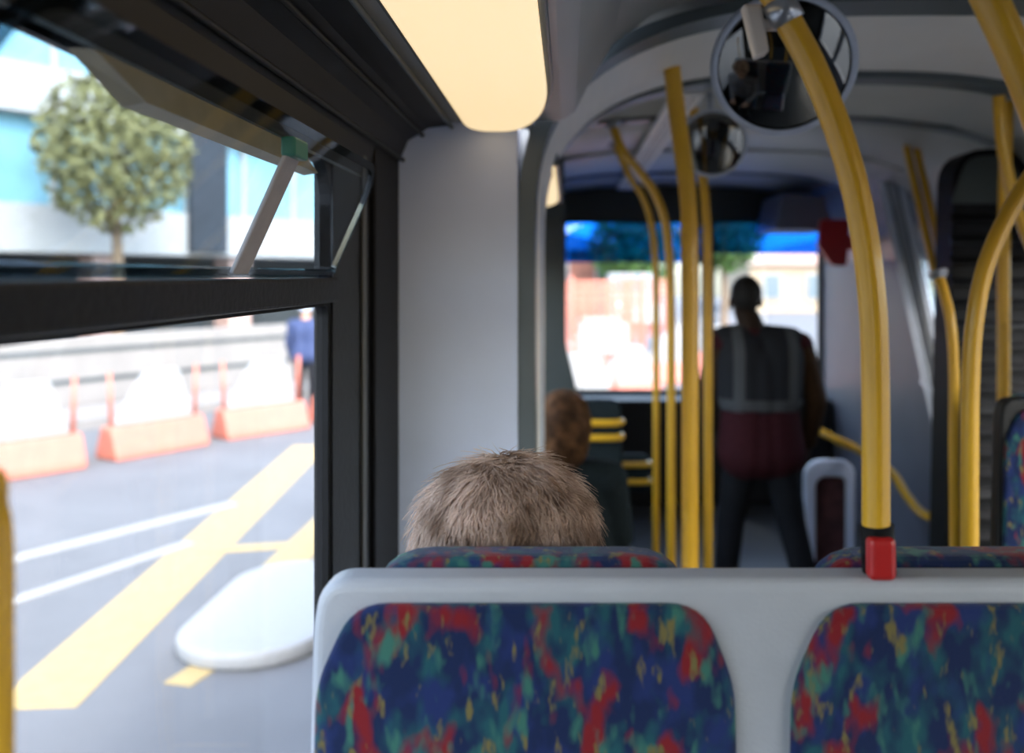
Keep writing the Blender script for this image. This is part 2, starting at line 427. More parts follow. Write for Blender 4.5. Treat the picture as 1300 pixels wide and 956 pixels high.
def strand_hair(root, H, m, n, rx, ry, rz, length, droop, cz=0.03, width=0.0011, wild=0.5, seed=1, low=-0.35):
    """a volume of hair and the strands that lie over it and stand off it"""
    rnd = random.Random(seed); c = H+Vector((0, -0.012, cz))
    bm = bmesh.new()
    bmesh.ops.create_icosphere(bm, subdivisions=5, radius=1)
    for v in bm.verts:
        d = v.co.copy(); k = 1+0.035*mnoise.noise(d*2.6)+0.018*mnoise.noise(d*8)
        face = max(0.0, min(1.0, (d.y-0.35)*2.2))*max(0.0, min(1.0, (0.45-d.z)*3))
        dz = d.z
        v.co = Vector((d.x*rx*k*(0.97 if dz > 0 else 0.97+0.05*-dz), d.y*ry*k*(1-0.45*face), dz*rz*k*(1.0 if dz > 0 else length)))
        v.co += c
    obj('hair_cap', bm, m, root, smooth=True)
    verts, faces = [], []
    for i in range(n):
        while True:
            d = Vector((rnd.gauss(0, 1), rnd.gauss(0, 1), rnd.gauss(0, 1))).normalized()
            if d.z > low and not (d.y > 0.45 and d.z < 0.5): break
        off = 0.015+rnd.random()**1.5*0.075+0.035*mnoise.noise(d*3.3)
        p = c+Vector((d.x*rx, d.y*ry, d.z*rz*(1.0 if d.z > 0 else length)))*(1.0+off*0.8)
        out = Vector((d.x, d.y, d.z*0.6)).normalized()
        side = Vector((-d.y, d.x, 0))
        side = side.normalized() if side.length > 1e-3 else Vector((1, 0, 0))
        down = (Vector((0, 0, -1))-out*out.dot(Vector((0, 0, -1))))
        swirl = side*(mnoise.noise(d*3.1+Vector((seed, 0, 0)))*1.3+rnd.uniform(-0.35, 0.35))
        L = rnd.uniform(0.05, 0.11)*droop; ns = 7; lift = rnd.random()**3*wild
        pts = []; q = p.copy(); ph = rnd.uniform(0, 6.28); amp = rnd.uniform(0.001, 0.005)
        crown = max(0.0, d.z-0.75)*4
        dirv = (down+swirl*(0.8+crown)+out*(0.06+lift)).normalized()
        for k in range(ns):
            pts.append(q+side*math.sin(ph+k*1.1)*amp+out*0.003)
            dirv = (dirv+Vector((0, 0, -0.10))).normalized()
            q = q+dirv*(L/ns)
            e = q-c; kz = rz*(1.0 if e.z > 0 else length); en = Vector((e.x/rx, e.y/ry, e.z/kz)); l = en.length; tgt = 1.0+off+0.5*lift*k/ns
            if l > 1e-4: q = c+e/l*(l*0.25+tgt*0.75)
        b0 = len(verts)
        for k, q in enumerate(pts):
            w = width*(1-0.75*k/(ns-1))
            a1 = out.cross(dirv).normalized()*w; a2 = out*w
            verts += [q+a1, q-a1*0.5+a2*0.8, q-a1*0.5-a2*0.8]
        for k in range(ns-1):
            for j in range(3):
                faces.append((b0+k*3+j, b0+k*3+(j+1) % 3, b0+k*3+3+(j+1) % 3, b0+k*3+3+j))
    me = bpy.data.meshes.new('hair'); me.from_pydata([tuple(v) for v in verts], [], faces); me.update()
    for p in me.polygons: p.use_smooth = True
    me.materials.append(m); o = bpy.data.objects.new('hair', me); link(o, root)
    return o

# ------------------------------------------------------------------ bus shell
XL, XR, YB, YF = -0.42, 2.05, -1.7, 7.25
YJ = 2.2                         # bulkhead / joint
# floor
st(obj('floor', BX((XL-0.05, YB, -0.10), (XR+0.05, YF+0.1, 0.0)), M['floor']), 'dark speckled bus floor', 'floor')
bm = bmesh.new(); box(bm, (XL, YB, 0.0), (XR, 2.95, 0.22))
st(obj('floor_platform', bm, M['floor'], bevel=0.006), 'raised dark floor under the double seat', 'floor')
st(obj('trim_1', BX((XL+0.001, 2.951, 0.185), (XR, 2.962, 0.222)), M['yellow'], bevel=0.003), 'yellow step edge of the raised floor', 'trim')

# left wall with the hopper window
TB, TT, WT, SL = 1.703, 1.746, 1.952, 0.87
UY0, UY1 = 0.645, 1.625
XO = XL-0.034
bm = bmesh.new()
box(bm, (XO, YB, 0), (XL, YJ, SL)); box(bm, (XO, YB, WT), (XL, YJ, 2.45))
box(bm, (XO, UY1, SL), (XL, YJ, WT)); box(bm, (XO, -0.12, SL), (XL, 0.15, WT)); box(bm, (XO, YB, SL), (XL, -1.5, WT))
box(bm, (XO, 0.15, TT), (XL, UY0, WT))
st(obj('wall_left', bm, M['dark']), 'dark left side wall of the bus', 'wall')
bm = bmesh.new(); box(bm, (XO+0.004, 0.15, TB), (XL+0.012, UY1, TT))
w1 = st(obj('window_1', bm, M['dark'], bevel=0.005), 'large side window with tilted hopper above a dark transom', 'window')
sq = rrect(UY0-0.02, TT-0.004, UY1+0.035, WT+0.02, 0.004)
rd = rrect(UY0, TT, UY1, WT, [0.02, 0.02, 0.075, 0.075])
bm = bmesh.new(); ring(bm, [(XO+0.01, a, b) for a, b in sq], [(XO+0.01, a, b) for a, b in rd], (0.02, 0, 0))
obj('window_frame', bm, M['black'], w1)
# lower frame
sq = rrect(0.15, SL, UY1, TB, 0.003); rd = rrect(0.175, SL+0.025, UY1-0.02, TB-0.006, 0.02)
bm = bmesh.new(); ring(bm, [(XO+0.01, a, b) for a, b in sq], [(XO+0.01, a, b) for a, b in rd], (0.02, 0, 0))
obj('window_frame', bm, M['black'], w1)
obj('window_pane', BX((XO+0.02, 0.16, SL+0.01), (XO+0.025, UY1-0.01, TB)), M['glass'], w1)
# tan lining along the head of the hopper opening
bm = bmesh.new(); prism(bm, [(XO+0.012, 0.80, WT-0.001), (XO+0.012, 0.90, WT-0.034), (XL+0.002, 0.90, WT-0.030), (XL+0.002, 0.80, WT-0.001)], (0, 0.62, 0))
obj('head_lining', bm, M['tan'], w1)
# hopper pane tilted in at the top
th = math.radians(24)
def hop(y, s, off=0.0):
    return Vector((XL-0.004+math.sin(th)*s+math.cos(th)*off, y, TT+0.004+math.cos(th)*s-math.sin(th)*off))
hh = (WT-TT-0.012)/math.cos(th)
ol = rrect(0.55, 0.0, 1.615, hh, [0.012, 0.012, 0.07, 0.07])
bm = bmesh.new(); prism(bm, [hop(a, b) for a, b in ol], hop(0, 0, 0.005)-hop(0, 0, 0))
obj('hopper_pane', bm, M['tint'], w1)
inn = rrect(0.562, 0.012, 1.603, hh-0.012, [0.008, 0.008, 0.06, 0.06])
bm = bmesh.new(); ring(bm, [hop(a, b, -0.001) for a, b in ol], [hop(a, b, -0.001) for a, b in inn], hop(0, 0, 0.008)-hop(0, 0, 0))
obj('hopper_seal', bm, glass('hopper_edge', (0.35, 0.42, 0.46), 0.08), w1)
# slanting stay bar of the hopper
bm = bmesh.new(); a = hop(1.115, 0.010, 0.014); b = hop(1.118, hh-0.035, 0.014)
dd = (b-a).normalized(); prism(bm, [a+Vector((0, -0.026, 0)), a+Vector((0, 0.026, 0)), b+Vector((0, 0.026, 0)), b+Vector((0, -0.026, 0))], hop(0, 0, 0.006)-hop(0, 0, 0))
sb = obj('stay_bar', bm, M['beam'], w1, bevel=0.002)
bm = bmesh.new(); box(bm, b+Vector((-0.006, -0.028, -0.012)), b+Vector((0.012, 0.028, 0.012))); obj('stay_clip', bm, M['greentip'], sb, bevel=0.003)
# rear part of left side: plain window
w = st(obj('window_2', BX((XO+0.02, -1.5, SL), (XO+0.026, -0.12, WT)), M['glass']), 'side window behind the viewer', 'window')
# vertical gasket lines on the dark pillar
st(obj('trim_2', BX((XL, 1.84, 0.22), (XL+0.006, 1.875, 2.10)), mat('pillar_strip', (0.06, 0.058, 0.05), 0.4), bevel=0.002), 'thin paler strip on the dark window pillar', 'trim')
st(obj('trim_3', BX((XL, 1.93, 0.22), (XL+0.012, YJ, 2.12)), M['black'], bevel=0.004), 'black upright trim beside the grey bulkhead', 'trim')

# ceiling over the rear part
prof = [(-.42,.20),(-.415,.27),(-.39,.335),(-.34,.366),(-.25,.376),(-.015,.376),(.02,.40),(.055,.47),(.11,.56),(.21,.635),(.36,.685),(.55,.71),(.80,.72)]
right = [(1.63-x, z) for x, z in prof[:-1]][::-1]
prof = [(x, z+E) for x, z in prof+right]
prof[-1] = (XR, prof[-1][1])
def ext(profile, y0, y1, t=0.05):
    bm = bmesh.new(); cx = 0.8; inner = [Vector((x, y0, z)) for x, z in profile]
    outer = [Vector((x+(-t if x < cx else t)*(abs(x-cx) > 1.15), y0, z+t)) for x, z in profile]
    n = len(inner); L = []
    for y in (y0, y1):
        L.append([bm.verts.new((p.x, y, p.z)) for p in inner]); L.append([bm.verts.new((p.x, y, p.z)) for p in outer])
    a, b, c, d = L
    for i in range(n-1):
        bm.faces.new((a[i], a[i+1], c[i+1], c[i])); bm.faces.new((b[i], d[i], d[i+1], b[i+1]))
        bm.faces.new((a[i], b[i], b[i+1], a[i+1])); bm.faces.new((c[i], c[i+1], d[i+1], d[i]))
    bm.faces.new((a[0], c[0], d[0], b[0])); bm.faces.new((a[-1], b[-1], d[-1], c[-1]))
    return bm
st(obj('ceiling', ext(prof, YB, YJ), M['ceil'], smooth=True), 'smooth grey ceiling over the rear seats', 'ceiling')
# front ceiling, rounder, full width
pf = [(-.42,.10),(-.41,.32),(-.36,.48),(-.25,.60),(-.05,.665),(.25,.70),(.80,.72)]
pf = pf+[(1.63-x, z) for x, z in pf[:-1]][::-1]
pf = [((x if x < 0.8 else x+(x-0.8)*0.008), z+E) for x, z in pf]; pf[-1] = (XR, pf[-1][1])
st(obj('ceiling_front', ext(pf, YJ, YF), M['ceil'], smooth=True), 'grey ceiling of the front part of the bus', 'ceiling')
# dark cove above the hopper window
cv = [(-.419,.205),(-.411,.27),(-.386,.328),(-.338,.358),(-.285,.366)]
bm = bmesh.new()
pts = [(x, YB, z+E) for x, z in cv]+[(x-0.004, YB, z+E+0.008) for x, z in cv[::-1]]
prism(bm, pts, (0, YJ-YB, 0)); st(obj('trim_4', bm, M['cove'], smooth=False), 'dark curved cove above the side window', 'trim')
for k, (x, z) in enumerate(((-.402, .285), (-.355, .345), (-.284, .364))):
    bm = bmesh.new(); tube(bm, [(x+0.004, YB, z+E-0.004), (x+0.004, YJ, z+E-0.004)], 0.005, 8)
    st(obj('trim_%d' % (5+k), bm, M['hoop'] if k == 2 else M['dark'], smooth=True), ['lower', 'middle', 'upper'][k]+' ridge line along the dark cove', 'trim')
# right wall, rear part (windows give the cabin its daylight)
def wall_pieces(y0, y1, holes, z0, z1, zt, x0, x1):
    bm = bmesh.new(); box(bm, (x0, y0, 0), (x1, y1, z0)); box(bm, (x0, y0, z1), (x1, y1, zt)); c = y0
    for a, b in holes: box(bm, (x0, c, z0), (x1, a, z1)); c = b
    box(bm, (x0, c, z0), (x1, y1, z1)); return bm
st(obj('wall_right', wall_pieces(YB, 3.95, [(-1.5, -0.1), (0.1, 1.6), (1.8, 3.65)], 0.65, 2.05, 2.45, XR, XR+0.05), M['mauve']), 'grey right side wall', 'wall')
for k, (a, b) in enumerate([(-1.5, -0.1), (0.1, 1.6), (1.8, 3.65)]):
    st(obj('window_%d' % (3+k), BX((XR+0.02, a, 0.65), (XR+0.026, b, 2.05)), M['glass']), 'right side window number %s from the rear' % ['one', 'two', 'three'][k], 'window')
# right wall, front part with the glazed exit opening
bm = bmesh.new()
box(bm, (XR, 3.95, 0), (XR+0.05, 4.55, 2.45)); box(bm, (XR, 4.55, 1.86), (XR+0.05, 5.25, 2.45)); box(bm, (XR, 4.55, 0), (XR+0.05, 5.25, 1.12)); box(bm, (XR, 5.25, 0), (XR+0.05, YF, 2.45))
st(obj('wall_front_right', bm, M['mauve']), 'mauve grey panelled right wall near the front', 'wall')
st(obj('window_6', BX((XR+0.02, 4.55, 1.12), (XR+0.026, 5.25, 1.86)), M['glass']), 'side window behind the sloping screen', 'window')
# left wall, front part
st(obj('wall_front_left', wall_pieces(YJ, YF, [(2.5, 4.85)], 0.70, 2.02, 2.45, XO, XL), M['greengrey']), 'dark green grey left wall of the front part', 'wall')
st(obj('window_7', BX((XO+0.02, 2.5, 0.70), (XO+0.026, 4.85, 2.02)), M['glass']), 'left window of the front part', 'window')
# rear wall
bm = bmesh.new(); box(bm, (XL, YB-0.05, 0), (XR, YB, 2.47))
st(obj('wall_back', bm, M['dark']), 'rear wall behind the viewer', 'wall')

# grey bulkhead that stands out from the left wall
x1 = W(657, 0, YJ).x
ol = rpoly([(XL, 0.22), (x1, 0.22), (x1, 2.36), (XL, 2.36)], [0.001, 0.001, 0.03, 0.001])
bm = bmesh.new(); prism(bm, [(a, YJ, b) for a, b in ol], (0, 0.16, 0))
st(obj('wall_bulkhead', bm, M['greylam'], bevel=0.015, segs=3), 'pale grey bulkhead panel beside the dark window pillar', 'wall')
bm = bmesh.new(); tube(bm, [(x1+0.012, YJ+0.10, 0.22), (x1+0.012, YJ+0.10, 2.12), ], 0.012, 16); st(obj('trim_8', bm, mat('post_bluegrey', (0.22, 0.25, 0.29), 0.35), smooth=True), 'blue grey upright post at the edge of the bulkhead', 'trim')
bm = bmesh.new(); box(bm, (x1+0.02, YJ+0.42, 0.22), (x1+0.052, YJ+0.48, 2.33)); st(obj('trim_9', bm, M['alug'], bevel=0.012, segs=3), 'grey door post behind the bulkhead edge', 'trim')
# tall dark panel by the windscreen on the left
bm = bmesh.new()
pl = [(XL, 0.0), (0.02, 0.0), (0.075, 1.02), (-0.005, 1.35), (-0.018, 1.75), (-0.018, 2.40), (XL, 2.40)]
prism(bm, [(a, 5.0, b) for a, b in rpoly(pl, [.001, .01, .02, .05, .03, .001, .001])], (0, 0.25, 0))
st(obj('wall_partition', bm, M['greengrey'], bevel=0.01), 'dark green grey partition left of the windscreen', 'wall')

# gangway hoops
def hoop(y, prof2, w, t, m, name, lab):
    bm = bmesh.new(); n = len(prof2)
    cx, cz = 0.80, E+0.1
    inn = [Vector((cx+(x-cx)*(1-t), 0, cz+(z-cz)*(1-t))) for x, z in prof2]
    a = [[bm.verts.new((p.x, yy, p.z)) for p in L] for yy in (y, y+w) for L in (inn, [Vector((x, 0, z)) for x, z in prof2])]
    i0, o0, i1, o1 = a
    for k in range(n-1):
        bm.faces.new((i0[k], i0[k+1], o0[k+1], o0[k])); bm.faces.new((i1[k], o1[k], o1[k+1], i1[k+1]))
        bm.faces.new((i0[k], i1[k], i1[k+1], i0[k+1])); bm.faces.new((o0[k], o0[k+1], o1[k+1], o1[k]))
    for k in (0, n-1): bm.faces.new((i0[k], o0[k], o1[k], i1[k]))
    return st(obj(name, bm, m, smooth=False), lab, 'trim')
def arch(xa, xb, z0, z1, p=2.6, n=40, foot=None):
    cx = (xa+xb)/2; a = (xb-xa)/2; out = []
    for k in range(n+1):
        t = math.pi*(1-k/n); c, s = math.cos(t), math.sin(t)
        out.append((cx+a*math.copysign(abs(c)**(2/p), c), E+z0+(z1-z0)*abs(s)**(2/p)))
    if foot is not None: out = [(xa, foot)]+out+[(xb, foot)]
    return out
hoop(YJ+0.02, arch(-0.12, 2.04, 0.10, 0.705, 2.9, foot=0.22), 0.14, 0.045, M['hoop'], 'trim_10', 'first dark hoop arching across the ceiling')
hoop(YJ+0.16, arch(-0.10, 2.03, 0.10, 0.72, 2.9, foot=0.22), 0.75, 0.025, M['ceil2'], 'trim_11', 'pale ceiling band between the dark hoops')
hoop(3.13, arch(-0.14, 2.04, 0.10, 0.715, 2.9, foot=0.0), 0.11, 0.05, M['hoop'], 'trim_12', 'second dark hoop arching across the ceiling')
for k in range(3):
    hoop(4.0+k*1.1, arch(-0.34, 2.04, 0.42, 0.712, 2.8), 0.10, 0.025, [M['hoop'], M['ceil']][k % 2], 'trim_%d' % (13+k), ['third', 'fourth', 'fifth'][k]+' ceiling hoop, counted from the seats')
# perforated strip along the ceiling
bm = bmesh.new(); box(bm, (0.38, 3.3, E+0.655), (0.50, 6.9, E+0.672)); 
st(obj('trim_18', bm, M['ceil2'], bevel=0.004), 'pale ventilation strip running along the ceiling', 'trim')
bm = bmesh.new()
for k in range(60):
    for x in (0.415, 0.44, 0.465): lathe(bm, [(0.0, -0.002), (0.006, -0.002), (0.006, 0.001), (0, 0.001)], (x, 3.35+k*0.058, E+0.655), (0, 0, 1), 8)
st(obj('trim_19', bm, M['black']), 'dark holes of the ceiling ventilation strip', 'trim')

# ------------------------------------------------------------------ lamps
def lamp(y0, y1, label):
    z = E+0.346; xa, xb = -0.238, -0.038
    r = empty('ceiling_lamp', (0, 0, 0), label, 'ceiling lamp')
    def plan(g):
        o = [(xa-g, y0-g), (xb+g, y0-g)]
        for k in range(13):
            t = math.pi/2*k/12; o.append((xb-0.115+(0.115+g)*math.cos(t), y1-0.5+(0.5+g)*math.sin(t)))
        for k in range(7):
            t = math.pi/2*(1+k/6); o.append((xa+0.05+(0.05+g)*math.cos(t), y1-0.10+(0.10+g)*math.sin(t)))
        return o
    ol = plan(0.0); oo = plan(0.012)
    bm = bmesh.new(); prism(bm, [(a, b, z+0.012) for a, b in oo], (0, 0, 0.017)); obj('housing', bm, M['hoop'], r, bevel=0.004)
    bm = bmesh.new(); prism(bm, [(a, b, z) for a, b in ol], (0, 0, 0.0115)); obj('diffuser', bm, M['lamp'], r, bevel=0.006, segs=3)
    return r
lamp(0.35, 2.18, 'long cream lamp glowing above the grey bulkhead')
fill_lamp = lamp(0.10, 2.10, 'unseen cream lamp added over the right side to brighten the ceiling'); fill_lamp.location = (1.905, 0, 0)  # lamp added out of view to brighten the cabin and right ceiling
# lamp further on hangs from a rail at the left wall of the front part
r = lamp(2.95, 4.6, 'further cream lamp seen past the bulkhead edge')
bm = bmesh.new(); box(bm, (XL, 2.9, E+0.3755), (-0.03, 4.7, E+0.40)); box(bm, (-0.25, 2.9, E+0.40), (-0.22, 4.7, E+0.60)); obj('mounting_rail', bm, M['greengrey'], r, bevel=0.004)

# ------------------------------------------------------------------ front wall / windscreen
zs, zt = 0.82, W(0, 281, YF).z
xa, xb = W(717, 0, YF).x, XR-0.02
xm0, xm1 = W(893, 0, YF).x, W(906, 0, YF).x
bm = bmesh.new(); sq = rrect(XL, 0.0, XR, 2.45, 0.002)
box(bm, (XL, YF, 0), (XR, YF+0.08, zs)); box(bm, (XL, YF, zt), (XR, YF+0.08, 2.48)); box(bm, (XL, YF, zs), (xa, YF+0.08, zt)); box(bm, (xb, YF, zs), (XR, YF+0.08, zt)); box(bm, (xm0, YF, zs), (xm1, YF+0.08, zt))
st(obj('wall_front', bm, M['greengrey']), 'dark front wall around the windscreen', 'wall')
for nm, a, b, lab in (('window_9', xa, xm0, 'left half of the windscreen with added blue sky strip at the top'), ('window_10', xm1, xb, 'right half of the windscreen behind the standing man')):
    sq = rrect(a, zs, b, zt, 0.002); rd = rrect(a+0.012, zs+0.015, b-0.012, zt-0.012, [0.14 if nm == 'window_9' else 0.04, 0.04, 0.04, 0.02])
    bm = bmesh.new(); ring(bm, [(p, YF+0.01, q) for p, q in sq], [(p, YF+0.01, q) for p, q in rd], (0, 0.05, 0))
    w = st(obj(nm, bm, M['black']), lab, 'window')
    obj('window_pane', BX((a, YF+0.030, zs), (b, YF+0.036, zt)), M['glass'], w)
    obj('sky_tint', BX((a, YF+0.037, zt-(0.33 if nm == 'window_9' else 0.26)), (b, YF+0.040, zt)), M['skyblue'], w)  # tinted strip added at the pane head, stands in for blue sky
# destination box header over the right half
bm = bmesh.new(); prism(bm, [(1.50, 6.5, E+0.33), (1.93, 6.5, E+0.33), (1.84, 6.5, E+0.57), (1.55, 6.5, E+0.60)], (0, 0.72, 0))
tag(obj('header_box', bm, M['mauve'], bevel=0.015), 'grey mauve header box under the ceiling above the red sign', 'header box')
bm = bmesh.new(); box(bm, (0.0, 6.9, 0.0), (XR-0.02, YF, 0.80)); st(obj('trim_20', bm, M['dark'], bevel=0.02), 'dark dashboard ledge under the windscreen', 'trim')

# ------------------------------------------------------------------ double seat
def seat_unit(root, y0=0.93, segs_x=None, left=405, right=1535, insets=((450, 890, 402, 932), (1050, 1490, 1003, 1533)), leftb=372, rightb=1568):
    X = lambda u: (u-720)*0.93/F
    Z = lambda v: E-(v-350)*0.93/F
    zt_ = Z(737)
    # moulded shell: rear face at y0, seat side further forward
    ol = rpoly([(X(leftb), 0.60), (X(rightb), 0.60), (X(right+8), Z(800)), (X(right), zt_), (X(left), zt_), (X(left-10), Z(800))], [0.02, 0.02, 0.012, 0.03, 0.03, 0.012], 6)
    bm = bmesh.new(); prism(bm, [(a, y0, b) for a, b in ol], (0, 0.05, 0))
    sh = obj('shell', bm, M['shell'], root, bevel=0.012, segs=4)
    for (a, b, c, d) in insets:
        z1, z2 = Z(764), Z(866); zb = 0.78
        c2 = c-14; d2 = d+14
        ol = rpoly([(X(c2), zb), (X(d2), zb), (X(d), z2), (X(b), z1), (X(a), z1), (X(c), z2)], [0.03, 0.03, 0.03, 0.035, 0.035, 0.03], 6)
        bm = bmesh.new(); prism(bm, [(p, y0+0.004, q) for p, q in ol], (0, -0.016, 0))
        obj('back_panel', bm, M['moq'], root, bevel=0.008, segs=3)
        # front padding, its crown shows just above the shell
        ol = rpoly([(X(a)+0.0, 0.70), (X(b), 0.70), (X(b), E-0.306), (X(a), E-0.306)], [0.02, 0.02, 0.07, 0.07], 6)
        bm = bmesh.new(); prism(bm, [(p, y0+0.052, q) for p, q in ol], (0, 0.055, 0))
        obj('backrest', bm, M['moq'], root, bevel=0.022, segs=4)
        bm = bmesh.new(); prism(bm, [(p, y0+0.06, q) for p, q in rrect(X(a)-0.01, 0.56, X(b)+0.01, 0.665, 0.03)], (0, 0.42, 0))
        obj('cushion', bm, M['moq'], root, bevel=0.02, segs=3)
    bm = bmesh.new(); box(bm, (X(left), y0+0.02, 0.52), (X(right), y0+0.46, 0.56)); obj('seat_pan', bm, M['shell'], root, bevel=0.008)
    for u in (left+60, right-160):
        bm = bmesh.new(); box(bm, (X(u), y0+0.12, 0.22), (X(u)+0.05, y0+0.32, 0.52)); obj('pedestal', bm, M['dark'], root, bevel=0.01)
seat = empty('double_seat', (0, 0, 0), 'double bus seat in grey shell with two moquette back panels, in front of the viewer', 'seat')
seat_unit(seat)
# small cream edge handle on the shell right of the aisle side is not seen; a second seat of the kind at the right
s2 = copy_tree(seat); s2.location = (1.365, 1.37, 0); s2['label'] = 'moquette seat at the right edge, its blue and red side beside the yellow stanchions'
for ch in list(C.objects):
    if ch.parent == s2 and ch.name.split('.')[0] in ('back_panel', 'backrest', 'cushion') and max(v.co.x for v in ch.data.vertices) > 0.55:
        bpy.data.objects.remove(ch)
for ch in list(C.objects):
    if ch.parent == s2 and ch.name.split('.')[0] in ('shell', 'seat_pan', 'pedestal'):
        ch.data = ch.data.copy(); ch.data.materials.clear(); ch.data.materials.append(M['dark'])
        for v in ch.data.vertices:
            if v.co.x > 0.2: v.co.x = 0.2+(v.co.x-0.2)*0.55

# ------------------------------------------------------------------ poles
def ceil_at(x, y):
    pr_ = prof if y < YJ else pf
    for (a, b), (c, d) in zip(pr_, pr_[1:]):
        if a <= x <= c and c > a: return b+(d-b)*(x-a)/(c-a)
    return E+0.6
def pole(name, label, pts, r, cat='grab pole', socket=None, sub=10, flange_top=True):
    """yellow tube through points, with end flange parts"""
    if pts[-1][2] > E+0.45:
        q = Vector(pts[-1]); q.z = ceil_at(q.x, q.y)-(0.02 if q.y > YJ else 0.003); pts = list(pts[:-1])+[q]
    root = empty(name, pts[0], label, cat); base = Vector(pts[0])
    P = [p-base for p in spline(pts, sub)]
    bm = bmesh.new(); tube(bm, P, r, 20); obj('tube', bm, M['yellow'], root, smooth=True)
    if flange_top:
        d = (P[-1]-P[-2]).normalized()
        bm = bmesh.new(); lathe(bm, [(0, 0.0), (r*1.9, 0.0), (r*1.9, 0.008), (r*1.2, 0.022), (0, 0.022)], P[-1], -d, 24); obj('flange', bm, M['alu'], root, smooth=False)
    return root
def WP(*a): return [W(*p) for p in a]
# pole rising from the seat shell
p1 = pole('grab_pole', 'thick curved yellow pole rising from red socket on the seat back', [W(1112, 676, .955), W(1112, 560, .955), W(1111, 470, .955), W(1108, 390, .955), W(1096, 290, .955), W(1072, 190, .95), W(1034, 90, .945), W(986, 0, 0.94), W(940, -90, 0.93), Vector((0.150, 0.93, E+0.58))], 0.0145)
b0 = p1.location
bm = bmesh.new(); a = W(1117, 735, .955)-b0; b = W(1113, 666, .955)-b0; tube(bm, [a, b], 0.0175, 20); obj('collar', bm, M['black'], p1, smooth=True)
bm = bmesh.new(); a = W(1118, 735, .94)-b0; box(bm, a+Vector((-0.014, -0.010, 0)), a+Vector((0.014, 0.01, 0.044))); obj('socket', bm, M['red'], p1, bevel=0.006, segs=3)
bm = bmesh.new(); c = W(994, 14, 0.941)-b0; d = (W(986, 0, .94)-W(1034, 90, .945)).normalized(); tube(bm, [c-d*0.013, c+d*0.013], 0.0175, 20); cl = obj('clamp', bm, M['alu'], p1, smooth=True)
bm = bmesh.new(); a = W(958, 36, 0.945)-b0; prism(bm, [a+Vector((-0.012, 0, 0.026)), a+Vector((0.008, 0, 0.026)), a+Vector((0.016, 0, -0.024)), a+Vector((0.002, 0, -0.030))], (0, 0.02, 0)); box(bm, a+Vector((0.0, 0.004, 0.0)), a+Vector((0.03, 0.014, 0.012))); obj('clamp_tab', bm, mat('clamp_white', (0.6, 0.55, 0.5), 0.3), p1, bevel=0.003)
# its twin on the other seat
pole('grab_pole', 'curved yellow pole cut by the top right corner', [W(1375, 731, 0.955), W(1374, 560, 0.955), W(1368, 400, 0.95), W(1352, 260, 0.94), W(1316, 140, 0.92), W(1266, 20, 0.90), W(1215, -80, 0.89), W(1140, -200, 0.88), Vector((0.30, 0.87, E+0.655))], 0.0175)
# left edge pole
pole('grab_rail', 'yellow grab rail at the left edge beside the window', [Vector((-0.40, 0.50, 1.50)), W(-30, 625, 0.56), W(-10, 645, 0.58), W(-3, 700, 0.585), W(-3, 800, 0.585), W(-3, 960, 0.585), Vector((-0.372, 0.585, 1.16)), Vector((-0.41, 0.585, 1.10))], 0.0095, cat='grab rail', flange_top=False)
# mid bus poles
def vert(u, vt, y, zb): x = (u-720)*y/F; return x
pole('grab_pole', 'tall yellow pole from floor to ceiling left of the standing man', [Vector((W(876, 0, 2.8).x, 2.8, 0.221)), W(876, 650, 2.8), W(876, 500, 2.8), W(876, 350, 2.8), W(874, 260, 2.8), W(866, 190, 2.8), W(858, 130, 2.82), W(852, 82, 2.85)], 0.027)
pole('grab_pole', 'yellow pole right beside the standing man, nearer him', [Vector((W(899, 0, 3.6).x, 3.6, 0.0)), W(899, 560, 3.6), W(899, 400, 3.6), W(898, 300, 3.6), W(893, 230, 3.6), W(885, 180, 3.6), Vector((W(880, 0, 3.6).x, 3.6, E+0.69))], 0.018)
pole('grab_pole', 'slim yellow pole bending left at top, second left of the tall pole', [Vector((W(852, 0, 4.0).x, 4.0, 0.0)), W(852, 560, 4.0), W(852, 420, 4.0), W(850, 330, 4.0), W(844, 280, 4.0), W(830, 243, 4.0), W(812, 218, 4.0), W(790, 190, 4.0), Vector((0.20, 4.0, E+0.66))], 0.019)
pole('grab_pole', 'slim curved yellow pole furthest left across the windscreen', [Vector((W(833, 0, 4.6).x, 4.6, 0.0)), W(833, 560, 4.6), W(833, 420, 4.6), W(832, 335, 4.6), W(827, 285, 4.6), W(816, 250, 4.6), W(800, 225, 4.6), Vector((0.24, 4.6, E+0.665))], 0.017)
# right cluster
pole('stanchion', 'bent yellow stanchion curving right at top, before the black louvres', [Vector((W(1231, 0, 1.9).x, 1.9, 0.22)), W(1231, 745, 1.9), W(1231, 600, 1.9), W(1232, 500, 1.9), W(1236, 420, 1.9), W(1248, 350, 1.9), W(1270, 292, 1.9), W(1302, 235, 1.9), W(1350, 165, 1.9), W(1400, 90, 1.9), Vector((1.22, 1.9, E+0.66))], 0.0185, cat='stanchion')
pole('stanchion', 'straight yellow stanchion right of the bent one', [Vector((W(1274, 0, 3.3).x, 3.3, 0.0)), W(1274, 700, 3.3), W(1274, 500, 3.3), W(1274, 330, 3.3), W(1276, 230, 3.3), Vector((W(1279, 0, 3.3).x, 3.3, E+0.60))], 0.023, cat='stanchion')
pole('stanchion', 'thin yellow stanchion left of the bent one', [Vector((W(1212, 0, 2.5).x, 2.5, 0.22)), W(1212, 700, 2.5), W(1211, 560, 2.5), W(1211, 470, 2.5), W(1207, 410, 2.5), W(1198, 370, 2.52), W(1190, 345, 2.54)], 0.0145, cat='stanchion', flange_top=True)
